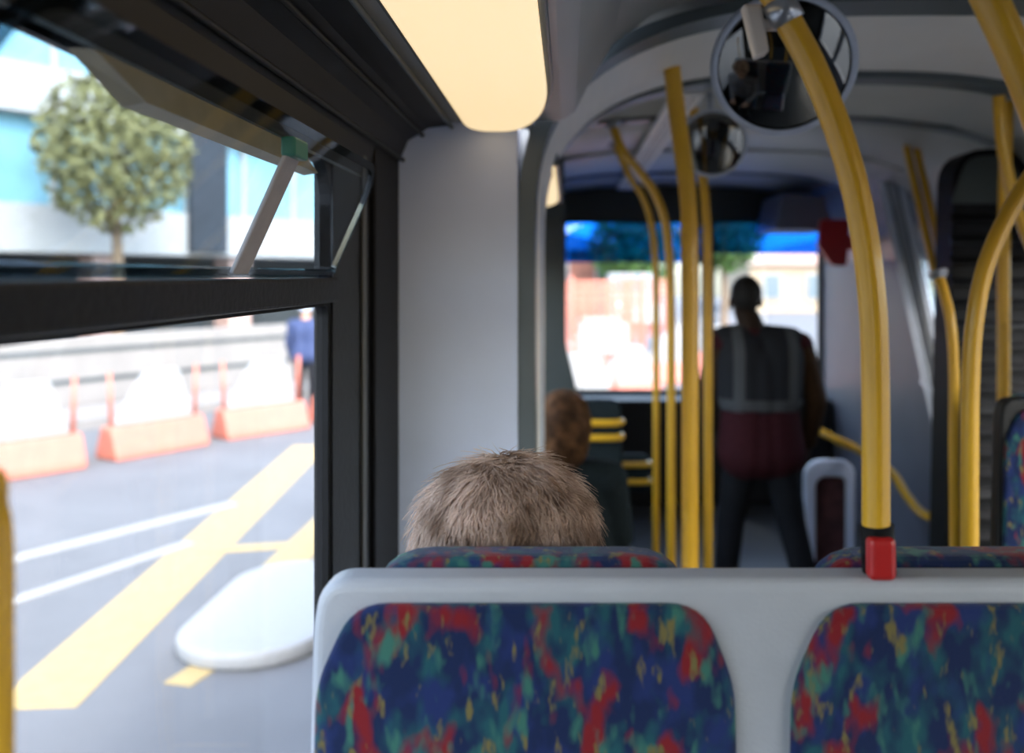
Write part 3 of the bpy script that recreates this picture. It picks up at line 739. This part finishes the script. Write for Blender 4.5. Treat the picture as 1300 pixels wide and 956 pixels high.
pole('stanchion', 'curved yellow rail falling from the ceiling at the right edge', [W(1268, 122, 3.0), W(1272, 180, 3.0), W(1284, 240, 3.0), W(1304, 300, 3.0), W(1330, 370, 3.0), W(1345, 450, 3.0), Vector((W(1350, 0, 3.0).x, 3.0, 0.9)), Vector((W(1350, 0, 3.0).x, 3.0, 0.0))], 0.020, cat='stanchion')
pole('handrail', 'low bent yellow handrail sloping down to the right behind the thick pole', [W(1036, 545, 5.2), W(1062, 558, 5.1), W(1096, 575, 4.9), W(1132, 600, 4.7), W(1152, 630, 4.55), W(1172, 652, 4.45), W(1200, 660, 4.4), W(1222, 662, 4.4)], 0.022, cat='handrail')

# ------------------------------------------------------------------ sloping glazed screen
def slab(bm, a, b, w, t):
    a = Vector(a); b = Vector(b); prism(bm, [a+w*0.5, a-w*0.5, b-w*0.5, b+w*0.5], t)
r = empty('glazed_screen', (0, 0, 0), 'sloping grey framed glass screen with two yellow rails on the right', 'screen')
A0, A1 = W(1116, 232, 5.45), W(1226, 728, 4.55)
B0, B1 = W(1185, 232, 5.25), W(1275, 640, 4.40)
nrm = (A1-A0).cross(B0-A0).normalized()*0.03
mid = lambda p, q, t: p+(q-p)*t
for t0, t1, m in ((0.0, 0.16, M['alug']), (0.19, 0.34, M['alu']), (0.36, 0.50, M['alug'])):
    bm = bmesh.new(); prism(bm, [mid(A0, B0, t0), mid(A0, B0, t1), mid(A1, B1, t1), mid(A1, B1, t0)], nrm); obj('frame_bar', bm, m, r, bevel=0.008)
bm = bmesh.new(); prism(bm, [mid(A0, B0, .16), mid(A0, B0, .36), mid(A1, B1, .36), mid(A1, B1, .16)], nrm*0.6); obj('frame_web', bm, M['greengrey'], r)
bm = bmesh.new(); prism(bm, [mid(A0, B0, .5)+nrm*0.3, B0+nrm*0.3, mid(B0, B1, .66)+nrm*0.3, mid(mid(A0, B0, .5), mid(A1, B1, .5), .66)+nrm*0.3], nrm*0.2); obj('pane', bm, M['screen'], r)
L0, L1 = mid(mid(A0, B0, .5), mid(A1, B1, .5), .64), mid(B0, B1, .64)
bm = bmesh.new(); prism(bm, [L0, L1, B1, mid(A1, B1, .5)], nrm); obj('lower_panel', bm, M['mauve'], r, bevel=0.008)
for k, (p, q) in enumerate(((W(1150, 182, 4.6), W(1204, 425, 4.15)), (W(1162, 182, 4.6), W(1216, 415, 4.15)))):
    bm = bmesh.new(); tube(bm, spline([p, mid(p, q, .5), q], 6), 0.019, 16); rl = obj('rail', bm, M['yellow'], r, smooth=True)
bm = bmesh.new(); q = W(1210, 415, 4.15); prism(bm, [q+Vector((-0.045, 0.02, -0.10)), q+Vector((0.05, 0.02, -0.10)), q+Vector((0.03, 0.06, 0.10)), q+Vector((-0.05, 0.06, 0.10))], (0, 0.03, 0)); obj('rail_bracket', bm, M['alu'], r, bevel=0.01)
bm = bmesh.new(); p = W(1156, 182, 4.6); box(bm, p+Vector((-0.05, -0.02, -0.01)), p+Vector((0.05, 0.03, 0.05))); obj('rail_bracket', bm, M['alu'], r, bevel=0.01)
bm = bmesh.new(); box(bm, p+Vector((-0.02, -0.01, 0.04)), p+Vector((0.02, 0.02, (E+0.66)-p.z if p.z < E+0.6 else 0.06))); obj('rail_hanger', bm, M['alug'], r)

# black louvred cabinet
r = empty('louvred_cabinet', (0, 0, 0), 'black louvred cabinet behind the yellow stanchions on the right', 'cabinet')
xa = W(1200, 0, 3.75).x; xb = XR
ol = rpoly([(xa, 0.0), (2.03, 0.0), (2.03, E+0.08), (1.97, E+0.40), (1.86, E+0.53), (xa+0.05, E+0.53)], [.002, .002, .02, .02, .02, .14])
bm = bmesh.new(); prism(bm, [(a, 3.78, b) for a, b in ol], (0, 0.17, 0)); obj('carcass', bm, M['black'], r, bevel=0.008)
n = 0
for k in range(22):
    z = 0.12+k*0.088
    bm = bmesh.new(); prism(bm, [(xa+0.03, 3.785, z), (xa+0.03, 3.745, z+0.004), (xa+0.03, 3.745, z+0.014), (xa+0.03, 3.785, z+0.040)], (1.93-xa, 0, 0)); obj('louvre', bm, M['black'] if k % 4 else M['dark'], r, bevel=0.002)
ol2 = [(xa+0.035, E+0.30), (1.95, E+0.30), (1.84, E+0.50), (xa+0.10, E+0.50)]
bm = bmesh.new(); prism(bm, [(a, 3.78, b) for a, b in rpoly(ol2, [.01, .01, .02, .07])], (0, -0.012, 0)); obj('top_panel', bm, M['greengrey'], r, bevel=0.004)

# ------------------------------------------------------------------ round mirrors
def mirror(name, label, c, rad, axis):
    c = Vector(c); axis = Vector(axis).normalized(); r = empty(name, c, label, 'mirror')
    bulge = rad*0.16
    pr = [(0, bulge)]+[(rad*math.sin(t), bulge*math.cos(t)) for t in [math.pi/2*k/14 for k in range(1, 14)]]+[(rad, 0), (rad, -0.01), (0, -0.01)]
    R_ = (rad*rad+bulge*bulge)/(2*bulge); amx = math.asin(rad/R_)
    pr = [(R_*math.sin(amx*k/20), R_*math.cos(amx*k/20)-(R_-bulge)) for k in range(21)]+[(rad, -0.008), (0, -0.008)]
    bm = bmesh.new(); lathe(bm, pr, (0, 0, 0), axis, 64); obj('mirror_glass', bm, M['mirror'], r, smooth=True)
    bm = bmesh.new(); lathe(bm, [(rad*0.98, 0.006), (rad*1.05, 0.010), (rad*1.09, 0.0), (rad*1.07, -0.016), (rad*0.6, -0.030), (0, -0.030)], (0, 0, 0), axis, 64); obj('rim', bm, M['alug'], r, smooth=True)
    return r
m1 = mirror('convex_mirror', 'large round convex mirror under the ceiling behind the curved pole', W(995, 84, 2.0), 0.148, (-0.10, -1, -0.52))
bm = bmesh.new(); tube(bm, [Vector((0, 0.02, 0.0)), Vector((0.02, 0.10, 0.09)), Vector((0.03, 0.12, 0.255))], 0.012, 12); obj('bracket', bm, M['alug'], m1, smooth=True)
m2 = mirror('convex_mirror', 'small dim round mirror by the top of the tall yellow pole', W(905, 182, 3.3), 0.115, (-0.1, -1, -0.3))
bm = bmesh.new(); tube(bm, [Vector((0, 0.02, 0.0)), Vector((0.0, 0.06, 0.06)), Vector((0.0, 0.06, 0.20))], 0.012, 12); obj('bracket', bm, M['alug'], m2, smooth=True)

# red sign on the right wall, bell box
bm = bmesh.new(); q = W(1057, 308, 6.2); prism(bm, [(a, q.y, b) for a, b in rpoly([(q.x-0.10, q.z-0.02), (q.x, q.z-0.16), (q.x+0.10, q.z-0.16), (q.x+0.12, q.z+0.16), (q.x-0.08, q.z+0.16)], 0.025)], (0, 0.05, 0)); box(bm, (q.x+0.1, q.y+0.01, q.z-0.05), (XR, q.y+0.04, q.z+0.05))
tag(obj('sign', bm, M['red'], bevel=0.005), 'small red sign fixed to the mauve grey wall beyond the pole', 'sign')

# low grey stall panel with dark red seat side by the man
r = empty('side_panel', (0, 0, 0), 'low pale grey panel with rounded top and dark red seat side right of the man', 'panel')
q0 = W(1022, 745, 5.0); q1 = W(1086, 585, 5.0)
bm = bmesh.new(); ring(bm, [(a, 5.0, b) for a, b in rrect(q0.x, 0.0, q1.x, q1.z, [.01, .01, .08, .10])], [(a, 5.0, b) for a, b in rrect(q0.x+0.06, 0.06, q1.x-0.05, q1.z-0.09, [.01, .01, .04, .06])], (0, 0.06, 0)); obj('surround', bm, M['greylam'], r, bevel=0.01)
bm = bmesh.new(); box(bm, (q0.x+0.055, 5.02, 0.05), (q1.x-0.045, 5.05, q1.z-0.08)); obj('infill', bm, mat('dark_red_cloth', (0.06, 0.02, 0.022), 0.9, var=0.5, scale=14), r)

# ------------------------------------------------------------------ seats and rails ahead on the left
def rail_seat(label, x0, x1, y, ztop, rails):
    r = empty('passenger_seat', (0, y, 0), label, 'seat')
    ol = rpoly([(x0, 0.42), (x1, 0.42), (x1-0.01, ztop), (x0+0.01, ztop)], [.02, .02, .06, .06])
    bm = bmesh.new(); prism(bm, [(a, 0, b) for a, b in ol], (0, 0.07, 0)); obj('backrest', bm, M['coat'], r, bevel=0.015, segs=3)
    bm = bmesh.new(); prism(bm, [(a, 0.05, b) for a, b in rrect(x0, 0.40, x1, 0.48, 0.02)], (0, 0.40, 0)); obj('cushion', bm, M['coat'], r, bevel=0.015)
    bm = bmesh.new(); box(bm, ((x0+x1)/2-0.05, 0.12, 0), ((x0+x1)/2+0.05, 0.30, 0.41)); obj('pedestal', bm, M['dark'], r, bevel=0.008)
    for z in rails:
        bm = bmesh.new(); tube(bm, spline([(x0+0.01, 0.0, z), (x0+0.02, -0.035, z), (x0+0.06, -0.05, z), ((x0+x1)/2, -0.05, z), (x1-0.06, -0.05, z), (x1-0.02, -0.035, z), (x1-0.01, 0.0, z)], 5), 0.017, 12); obj('rail', bm, M['yellow'], r, smooth=True)
    return r
rail_seat('dark seat with two yellow rails beyond the brown haired passenger', -0.05, 0.265, 4.25, W(0, 508, 4.25).z, (W(0, 537, 4.2).z, W(0, 556, 4.2).z))
rail_seat('low dark seat with yellow rails before the windscreen, right of the railed seat', 0.16, 0.52, 5.6, W(0, 578, 5.6).z, (W(0, 590, 5.55).z, W(0, 612, 5.55).z))
rail_seat('dark seat under the brown haired passenger', -0.36, 0.14, 3.26, 0.78, (0.72,))

# ------------------------------------------------------------------ people in the bus
Jf = dict(base=(-0.075, 1.15, 0.22), head=(-0.078, 1.165, 1.385), neck=(-0.078, 1.155, 1.26), chest=(-0.078, 1.18, 1.10), pelvis=(-0.078, 1.20, 0.79),
          shoulder_l=(-0.255, 1.175, 1.185), shoulder_r=(0.10, 1.175, 1.185), elbow_l=(-0.29, 1.20, 0.94), elbow_r=(0.135, 1.20, 0.94),
          wrist_l=(-0.20, 1.42, 0.87), wrist_r=(0.05, 1.42, 0.87), hip_l=(-0.165, 1.16, 0.765), hip_r=(0.01, 1.16, 0.765),
          knee_l=(-0.18, 1.57, 0.76), knee_r=(0.025, 1.57, 0.76), ankle_l=(-0.18, 1.55, 0.31), ankle_r=(0.025, 1.55, 0.31), toe_l=(-0.19, 1.72, 0.258), toe_r=(0.035, 1.72, 0.258),
          palm_l=(0.1, 0.1, -1), palm_r=(-0.1, 0.1, -1), yaw=math.radians(-6))
pr, H, R = build_person('person', 'seated passenger with fluffy ash blond hair seen from behind over the double seat', Jf, dict(skin=M['skin'], trouser=M['trouser'], jacket=M['cardigan']))
strand_hair(pr, H, M['blond'], 11000, 0.103, 0.106, 0.099, 1.45, 0.75, cz=0.028, wild=0.6, seed=3, low=-0.9, width=0.0008)
yb = 3.47
Jb = dict(base=(-0.015, yb, 0.0), head=(-0.015, yb, 1.17), neck=(-0.015, yb-0.01, 1.05), chest=(-0.015, yb+0.03, 0.90), pelvis=(-0.015, yb+0.03, 0.585),
          shoulder_l=(-0.19, yb-0.02, 0.975), shoulder_r=(0.16, yb-0.02, 0.975), elbow_l=(-0.23, yb+0.06, 0.74), elbow_r=(0.205, yb+0.06, 0.74),
          wrist_l=(-0.14, yb+0.27, 0.68), wrist_r=(0.10, yb+0.27, 0.68), hip_l=(-0.105, yb, 0.565), hip_r=(0.075, yb, 0.565),
          knee_l=(-0.12, yb+0.40, 0.55), knee_r=(0.10, yb+0.40, 0.55), ankle_l=(-0.12, yb+0.38, 0.095), ankle_r=(0.10, yb+0.38, 0.095), toe_l=(-0.13, yb+0.54, 0.04), toe_r=(0.11, yb+0.54, 0.04),
          palm_l=(0.1, 0.1, -1), palm_r=(-0.1, 0.1, -1))
pb, H, R = build_person('person', 'seated passenger with long brown hair and dark coat beyond the blond one', Jb, dict(skin=M['skin'], trouser=M['trouser'], jacket=M['coat']))
strand_hair(pb, H, M['brown'], 1800, 0.092, 0.105, 0.105, 2.0, 1.6, cz=0.03, wild=0.3, seed=9, width=0.0016, low=-0.9)
mx, my = 0.985, 4.6
Jm = dict(base=(mx, my, 0.0), head=(mx-0.075, my+0.02, 1.625), neck=(mx-0.05, my, 1.49), chest=(mx-0.01, my, 1.30), pelvis=(mx, my, 0.95),
          shoulder_l=(mx-0.215, my, 1.405), shoulder_r=(mx+0.195, my, 1.395), elbow_l=(mx-0.265, my+0.06, 1.13), elbow_r=(mx+0.275, my-0.01, 1.12),
          wrist_l=(mx-0.225, my+0.22, 0.94), wrist_r=(mx+0.265, my+0.10, 0.88), hip_l=(mx-0.085, my, 0.90), hip_r=(mx+0.085, my, 0.90),
          knee_l=(mx-0.135, my+0.10, 0.49), knee_r=(mx+0.15, my-0.02, 0.49), ankle_l=(mx-0.17, my+0.10, 0.095), ankle_r=(mx+0.22, my-0.18, 0.105), toe_l=(mx-0.18, my+0.27, 0.042), toe_r=(mx+0.24, my-0.02, 0.042),
          palm_l=(1, 0.1, 0), palm_r=(-1, 0.1, 0), hem=0.09)
pm, H, R = build_person('person', 'man walking away in dark reflective vest and maroon jacket', Jm, dict(skin=M['skin_dark'], trouser=M['trouser'], jacket=M['maroon'], sleeve=M['sleeve'], vest=M['vest']))
bm = bmesh.new(); ellipsoid(bm, H+Vector((0, -0.018, 0.032)), (0.079, 0.099, 0.097)); 
for v in bm.verts:
    if v.co.y-H.y > 0.03 and v.co.z-H.z < 0.07: v.co.y = H.y+0.03
    if v.co.z-H.z < -0.045: v.co.y += 0.03; v.co.x = H.x+(v.co.x-H.x)*0.8
obj('hair', bm, M['crop'], pm, smooth=True)

# ------------------------------------------------------------------ outside
st(obj('ground', BX((-60, -20, ROAD-0.3), (60, 90, ROAD)), M['asphalt']), 'pale grey asphalt road', 'road')
LZ = [0.0]
def strip(name, a, b, w, m, label, cat='road marking'):
    LZ[0] += 0.0012
    a = Vector((*a, ROAD)); b = Vector((*b, ROAD)); d = (b-a).normalized(); s = Vector((-d.y, d.x, 0))*w/2
    bm = bmesh.new(); prism(bm, [a+s, a-s, b-s, b+s], (0, 0, 0.003+LZ[0])); return tag(obj(name, bm, m), label, cat, kind='structure')
def G(u, v):
    y = F*(E-ROAD)/(v-350); return ((u-720)*y/F, y)
strip('road_line', G(40, 900), G(395, 566), 0.42, M['yline'], 'broad yellow line running diagonally up the road')
strip('road_line', G(225, 870), G(430, 735), 0.16, M['yline'], 'lower thin yellow line crossing the road')
strip('road_line', G(240, 796), G(470, 735), 0.10, M['yline'], 'middle thin yellow line of the box marking')
strip('road_line', G(250, 700), G(440, 688), 0.14, M['yline'], 'upper thin yellow line of the box marking')
strip('road_line', G(300, 780), G(440, 640), 0.30, M['yline'], 'broad yellow bar inside the box marking')
strip('road_line', G(-80, 735), G(295, 640), 0.16, M['wline'], 'upper white lane line below the barriers')
strip('road_line', G(-60, 790), G(240, 690), 0.12, M['wline'], 'lower white lane line beside the yellow line')
# pale traffic island kerb
cx, cy = G(345, 790); bm = bmesh.new(); prism(bm, [(a, b, ROAD) for a, b in rrect(cx-0.42, cy-0.7, cx+0.42, cy+0.9, 0.4, 8)], (0, 0, 0.10))
tag(obj('traffic_island', bm, M['white'], bevel=0.03), 'low white traffic island just outside the window', 'traffic island', kind='structure')

D = Vector((0.543, 0.84, 0)); N = Vector((-0.84, 0.543, 0)); O = Vector((-5.9, 9.3, ROAD))
ang = math.atan2(D.y, D.x)
def barrier_proto():
    r = empty('barrier', (0, 0, 0))
    bm = bmesh.new(); prism(bm, [(-0.62, -0.2, 0), (0.62, -0.2, 0), (0.56, -0.12, 0.36), (-0.56, -0.12, 0.36)], (0, 0.001, 0))
    bm.free(); bm = bmesh.new()
    sec = [(-0.22, 0), (0.22, 0), (0.20, 0.10), (0.10, 0.38), (-0.10, 0.38), (-0.20, 0.10)]
    prism(bm, [(-0.62, a, b) for a, b in sec], (1.24, 0, 0)); obj('base', bm, M['orange'], r, bevel=0.03)
    bm = bmesh.new(); prism(bm, [(a, -0.05, b) for a, b in rpoly([(-0.56, 0.38), (0.50, 0.38), (0.30, 0.98), (-0.12, 0.98)], 0.06)], (0, 0.10, 0)); obj('panel', bm, M['white'], r, bevel=0.015)
    for s in (-1, 1):
        bm = bmesh.new(); tube(bm, [(s*0.55, 0, 0.36), (s*0.57, 0, 1.0)], 0.025, 10); obj('post', bm, M['orange'], r, smooth=True)
    return r
bp = barrier_proto()
ords = ['first', 'second', 'third', 'fourth', 'fifth', 'sixth', 'seventh', 'eighth', 'ninth', 'tenth']
for k in range(7):
    o = bp if k == 0 else copy_tree(bp)
    o.location = O+D*(0.2+k*1.55-1.5); o.rotation_euler = (0, 0, ang+random.uniform(-0.12, 0.12))
    tag(o, 'orange and white road barrier, %s along the row from the left of the window' % ords[k], 'barrier', 'road barriers outside the side window')
# barriers seen through the windscreen
for k, (x, y, a) in enumerate(((0.15, 13.0, 0.2), (0.95, 14.5, 0.5), (0.30, 17.9, 0.1), (2.0, 17.8, 0.4), (-1.1, 18.4, 0.3), (3.4, 25.5, 0.0), (3.2, 20.5, 0.2))):
    o = copy_tree(bp); o.location = (x, y, ROAD); o.rotation_euler = (0, 0, a)
    tag(o, 'orange and white barrier beyond the windscreen, %s in distance' % ords[k], 'barrier', 'road barriers beyond the windscreen')
# pavement and hoarding behind the barriers
a = O+N*2.2-D*9; b = O+N*2.2+D*16
bm = bmesh.new(); prism(bm, [a, b, b+N*16, a+N*16], (0, 0, 0.14)); st(obj('ground_pavement', bm, M['pave']), 'pale pavement behind the barriers', 'pavement')
bm = bmesh.new(); a = O+N*3.6-D*9+Vector((0, 0, 0.14)); b = O+N*3.6+D*10+Vector((0, 0, 0.14)); prism(bm, [a, b, b+N*0.15, a+N*0.15], (0, 0, 1.05))
h_ = tag(obj('hoarding', bm, M['pave'], bevel=0.02), 'long low white hoarding behind the road barriers', 'hoarding')
for z in (0.35, 0.8):
    bm = bmesh.new(); a2 = a-N*0.02+Vector((0, 0, z)); b2 = b-N*0.02+Vector((0, 0, z)); prism(bm, [a2, b2, b2+N*0.03, a2+N*0.03], (0, 0, 0.06)); obj('rail', bm, M['under'], h_)
# building across the road
bo = O+N*8.5; bld = empty('office_building', bo, 'pale office building with blue glass bands above pink columns across the road', 'building')
bld.rotation_euler = (0, 0, ang)
def at(u, y): return (u-720)*y/F
def bb(nm, lo, hi, m, par=bld, bev=0.0): return obj(nm, BX(lo, hi), m, par, bevel=bev)
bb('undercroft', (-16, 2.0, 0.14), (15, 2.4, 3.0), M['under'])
g0 = 1.9
for k in range(9):
    x = -14.0+k*3.3; bb('column', (x, -0.1, 0.14), (x+0.62, 0.5, 2.62), M['pink'], bev=0.03)
zf = 2.55
for fl in range(3):
    bb('spandrel', (-16, -0.3, zf+fl*2.7), (15, 2.6, zf+fl*2.7+0.95), M['facade'], bev=0.02)
    gl = bb('window_band', (-16, 0.05, zf+fl*2.7+0.95), (15, 2.6, zf+(fl+1)*2.7), M['bluewin'])
    for k in range(20):
        bm = bmesh.new(); box(bm, (-16+k*1.5, -0.06, zf+fl*2.7+0.95), (-16+k*1.5+(0.09 if k % 4 else 0.5), 0.1, zf+(fl+1)*2.7)); obj('mullion', bm, M['facade'], gl)
# slate column and pink render block with glazed front near the left window's middle
def at(u, y): return (u-720)*y/F
bb('wall_recess', (7.85, -0.45, 2.62), (8.8, -0.30, 7.6), M['post'], bev=0.02)
# trees
def tree(name, label, base, h, rad, m, n=2200, seed=1, lsz=0.16):
    rnd = random.Random(seed); r = empty(name, base, label, 'tree')
    bm = bmesh.new(); tube(bm, spline([(0, 0, -0.02), (0.05, 0.02, h*0.3), (-0.04, 0.05, h*0.6), (0.02, 0, h*0.85)], 5), [0.14-0.10*k/15 for k in range(16)], 12)
    for k in range(6):
        a = rnd.uniform(0, 6.28); z = h*rnd.uniform(0.4, 0.65)
        tube(bm, [(0, 0, z), (math.cos(a)*rad*0.6, math.sin(a)*rad*0.6, z+rad*0.6)], [0.05, 0.015], 8)
    obj('trunk', bm, M['bark'], r, smooth=True)
    vs, fs = [], []
    for k in range(n):
        while True:
            p = Vector((rnd.uniform(-1, 1), rnd.uniform(-1, 1), rnd.uniform(-1, 1)))
            if p.length < 1 and p.length > 0.25+0.5*mnoise.noise(p*2+Vector((seed, 0, 0))): break
        c = Vector((p.x*rad, p.y*rad, h*0.72+p.z*rad*1.15))
        d1 = Vector((rnd.gauss(0, 1), rnd.gauss(0, 1), rnd.gauss(0, 1))).normalized(); d2 = d1.orthogonal().normalized(); s = lsz*rnd.uniform(0.5, 1)
        b0 = len(vs); vs += [c+d1*s, c+d2*s*0.4, c-d1*s, c-d2*s*0.4]; fs.append((b0, b0+1, b0+2, b0+3))
    me = bpy.data.meshes.new('crown'); me.from_pydata([tuple(v) for v in vs], [], fs); me.materials.append(m)
    link(bpy.data.objects.new('crown', me), r); return r
tree('street_tree', 'olive green street tree in front of the office building', (-8.45, 16.95, ROAD+0.141), 6.0, 1.35, M['leaf'], 2400, 4)
tree('street_tree', 'green tree beyond the windscreen above the white van', (at(806, 43), 43, ROAD), 5.0, 2.2, M['leaf2'], 2600, 5, 0.3)
tree('street_tree', 'leafy tree beyond the windscreen left of the standing man', (at(918, 30), 30, ROAD), 5.4, 1.5, M['leaf2'], 2600, 6, 0.22)
# vehicles and buildings ahead
def van(label, x, y, m):
    r = empty('van', (x, y, ROAD), label, 'van')
    side = rpoly([(-0.0, 0.35), (4.6, 0.35), (4.6, 2.05), (4.4, 2.2), (1.5, 2.2), (0.8, 1.45), (0.05, 1.15)], [.1, .1, .1, .1, .2, .1, .1])
    bm = bmesh.new(); prism(bm, [(-0.9, a, b) for a, b in side], (1.8, 0, 0)); obj('body', bm, m, r, bevel=0.08, segs=3)
    bm = bmesh.new(); prism(bm, [(-0.78, 0.80, 1.47), (0.78, 0.80, 1.47), (0.72, 1.44, 2.08), (-0.72, 1.44, 2.08)], (0, -0.03, 0.03)); obj('windscreen', bm, M['winblack'], r)
    for s in (-1, 1):
        for yy in (0.9, 3.7):
            bm = bmesh.new(); lathe(bm, [(0, -0.1), (0.30, -0.1), (0.34, -0.06), (0.34, 0.06), (0.30, 0.1), (0, 0.1)], (s*0.85, yy, 0.34), (1, 0, 0), 24); obj('wheel', bm, M['black'], r)
        bm = bmesh.new(); ellipsoid(bm, (s*0.66, 0.04, 0.92), (0.14, 0.06, 0.09)); obj('headlamp', bm, M['eye'], r, smooth=True)
    bm = bmesh.new(); box(bm, (-0.88, -0.06, 0.36), (0.88, 0.12, 0.58)); obj('bumper', bm, M['dark'], r, bevel=0.03)
    return r
van('white van facing the bus beyond the windscreen', at(805, 36), 36, M['white'])
bld2 = empty('brick_building', (-9, 46, ROAD), 'red brick building beyond the windscreen on the left', 'building')
def house(r, w, d, h, m, roofm, nx, nz):
    bm = bmesh.new(); box(bm, (0, 0, 0), (w, d, h)); obj('walls', bm, m, r)
    bm = bmesh.new(); prism(bm, [(-0.2, -0.3, h), (w+0.2, -0.3, h), (w/2, -0.3, h+1.6)], (0, d+0.6, 0)); obj('roof', bm, roofm, r)
    for i in range(nx):
        for j in range(nz):
            x = w*(i+0.5)/nx; z = h*(j+0.55)/nz
            f = obj('window', BX((x-0.55, -0.08, z-0.75), (x+0.55, 0.05, z+0.75)), M['white'], r); obj('pane', BX((x-0.45, -0.10, z-0.65), (x+0.45, 0.0, z+0.65)), M['winblack'], f)
house(bld2, 12.2, 10, 3.4, M['brick'], M['white'], 5, 2)
def site_fence(x, y, a, label):
    r = empty('site_fence', (x, y, ROAD), label, 'fence', 'orange site fences beyond the windscreen'); r.rotation_euler = (0, 0, a)
    for px_ in (-0.75, 0.75):
        bm = bmesh.new(); tube(bm, [(px_, 0, 0.0), (px_, 0, 2.1)], 0.04, 10); obj('post', bm, M['orange'], r, smooth=True)
        bm = bmesh.new(); box(bm, (px_-0.15, -0.3, 0), (px_+0.15, 0.3, 0.14)); obj('foot', bm, M['orange'], r, bevel=0.02)
    bm = bmesh.new()
    for k in range(12): box(bm, (-0.74, -0.012, 0.35+k*0.145), (0.74, 0.012, 0.35+k*0.145+0.05))
    for k in range(10): box(bm, (-0.70+k*0.15, -0.010, 0.35), (-0.66+k*0.15, 0.010, 2.0))
    obj('netting', bm, M['orange'], r)
    bm = bmesh.new(); box(bm, (-0.45, -0.05, 0.7), (0.45, -0.02, 1.25)); obj('board', bm, M['white'], r, bevel=0.01)
site_fence(0.65, 16.2, 0.25, 'orange netted site fence beyond the windscreen, nearest of three')
site_fence(0.75, 19.6, 0.5, 'orange netted site fence beyond the windscreen, second of three')
site_fence(2.35, 26.5, 0.2, 'orange netted site fence beyond the windscreen, farthest of three')
bld3 = empty('pale_building', (10.5, 52, ROAD), 'pale cream building beyond the windscreen to the right of the man', 'building')
house(bld3, 10, 10, 2.7, mat('cream_render', (0.30, 0.24, 0.17), 0.8, var=0.05, scale=1), M['pink'], 4, 1)
# person at the far edge of the side window
px, py = at(388, 13.4), 13.4; z0 = ROAD
Jp = dict(base=(px, py, z0), head=(px, py, z0+1.60), neck=(px, py, z0+1.46), chest=(px, py, z0+1.27), pelvis=(px, py, z0+0.93),
          shoulder_l=(px-0.2, py, z0+1.38), shoulder_r=(px+0.2, py, z0+1.38), elbow_l=(px-0.26, py+0.03, z0+1.1), elbow_r=(px+0.26, py+0.03, z0+1.1),
          wrist_l=(px-0.25, py+0.14, z0+0.88), wrist_r=(px+0.25, py+0.14, z0+0.88), hip_l=(px-0.09, py, z0+0.88), hip_r=(px+0.09, py, z0+0.88),
          knee_l=(px-0.1, py+0.05, z0+0.48), knee_r=(px+0.11, py, z0+0.48), ankle_l=(px-0.1, py, z0+0.095), ankle_r=(px+0.12, py-0.08, z0+0.095), toe_l=(px-0.11, py+0.16, z0+0.042), toe_r=(px+0.13, py+0.08, z0+0.042))
pp, H, R = build_person('person', 'person in navy jacket and pale blue helmet standing by the barriers', Jp, dict(skin=M['skin'], trouser=M['trouser'], jacket=M['navy']))
bm = bmesh.new(); ellipsoid(bm, H+Vector((0, -0.01, 0.05)), (0.098, 0.122, 0.095)); obj('helmet', bm, M['helmet'], pp, smooth=True)

# ------------------------------------------------------------------ light
wd = bpy.data.worlds.new('sky'); SC.world = wd; wd.use_nodes = True
nt = wd.node_tree; bg = nt.nodes['Background']
sky = nt.nodes.new('ShaderNodeTexSky'); sky.sky_type = 'NISHITA'; sky.sun_disc = False; sky.sun_elevation = math.radians(48); sky.sun_rotation = math.radians(150); sky.air_density = 1.2; sky.dust_density = 2.5
hs = nt.nodes.new('ShaderNodeHueSaturation'); hs.inputs['Saturation'].default_value = 0.8
nt.links.new(sky.outputs[0], hs.inputs['Color']); nt.links.new(hs.outputs[0], bg.inputs['Color']); bg.inputs['Strength'].default_value = 1.25
sl = bpy.data.lights.new('sun', 'SUN'); sl.energy = 1.8; sl.angle = math.radians(3); sl.color = (1, 0.95, 0.88)
so = bpy.data.objects.new('sun', sl); C.objects.link(so)
so.rotation_euler = Vector((-0.40, 0.62, -0.68)).to_track_quat('-Z', 'Y').to_euler()

# ------------------------------------------------------------------ camera
cam = bpy.data.cameras.new('camera'); co = bpy.data.objects.new('camera', cam); C.objects.link(co)
co.location = (0, 0, E); co.rotation_euler = (math.pi/2, 0, 0)
cam.sensor_width = 36; cam.lens = 36*F/1300
cam.shift_x = -(720-650)/1300; cam.shift_y = (350-478)/1300
cam.clip_start = 0.02; cam.clip_end = 400
cam.dof.use_dof = True; cam.dof.focus_distance = 1.25; cam.dof.aperture_fstop = 2.4
SC.camera = co
vs = SC.view_settings; vs.view_transform = 'Standard'; vs.look = 'None'; vs.exposure = 0.2; vs.gamma = 1.0; vs.use_curve_mapping = False
SC.cycles.use_denoising = True
SC.cycles.max_bounces = 10; SC.cycles.transparent_max_bounces = 24; SC.cycles.sample_clamp_indirect = 6
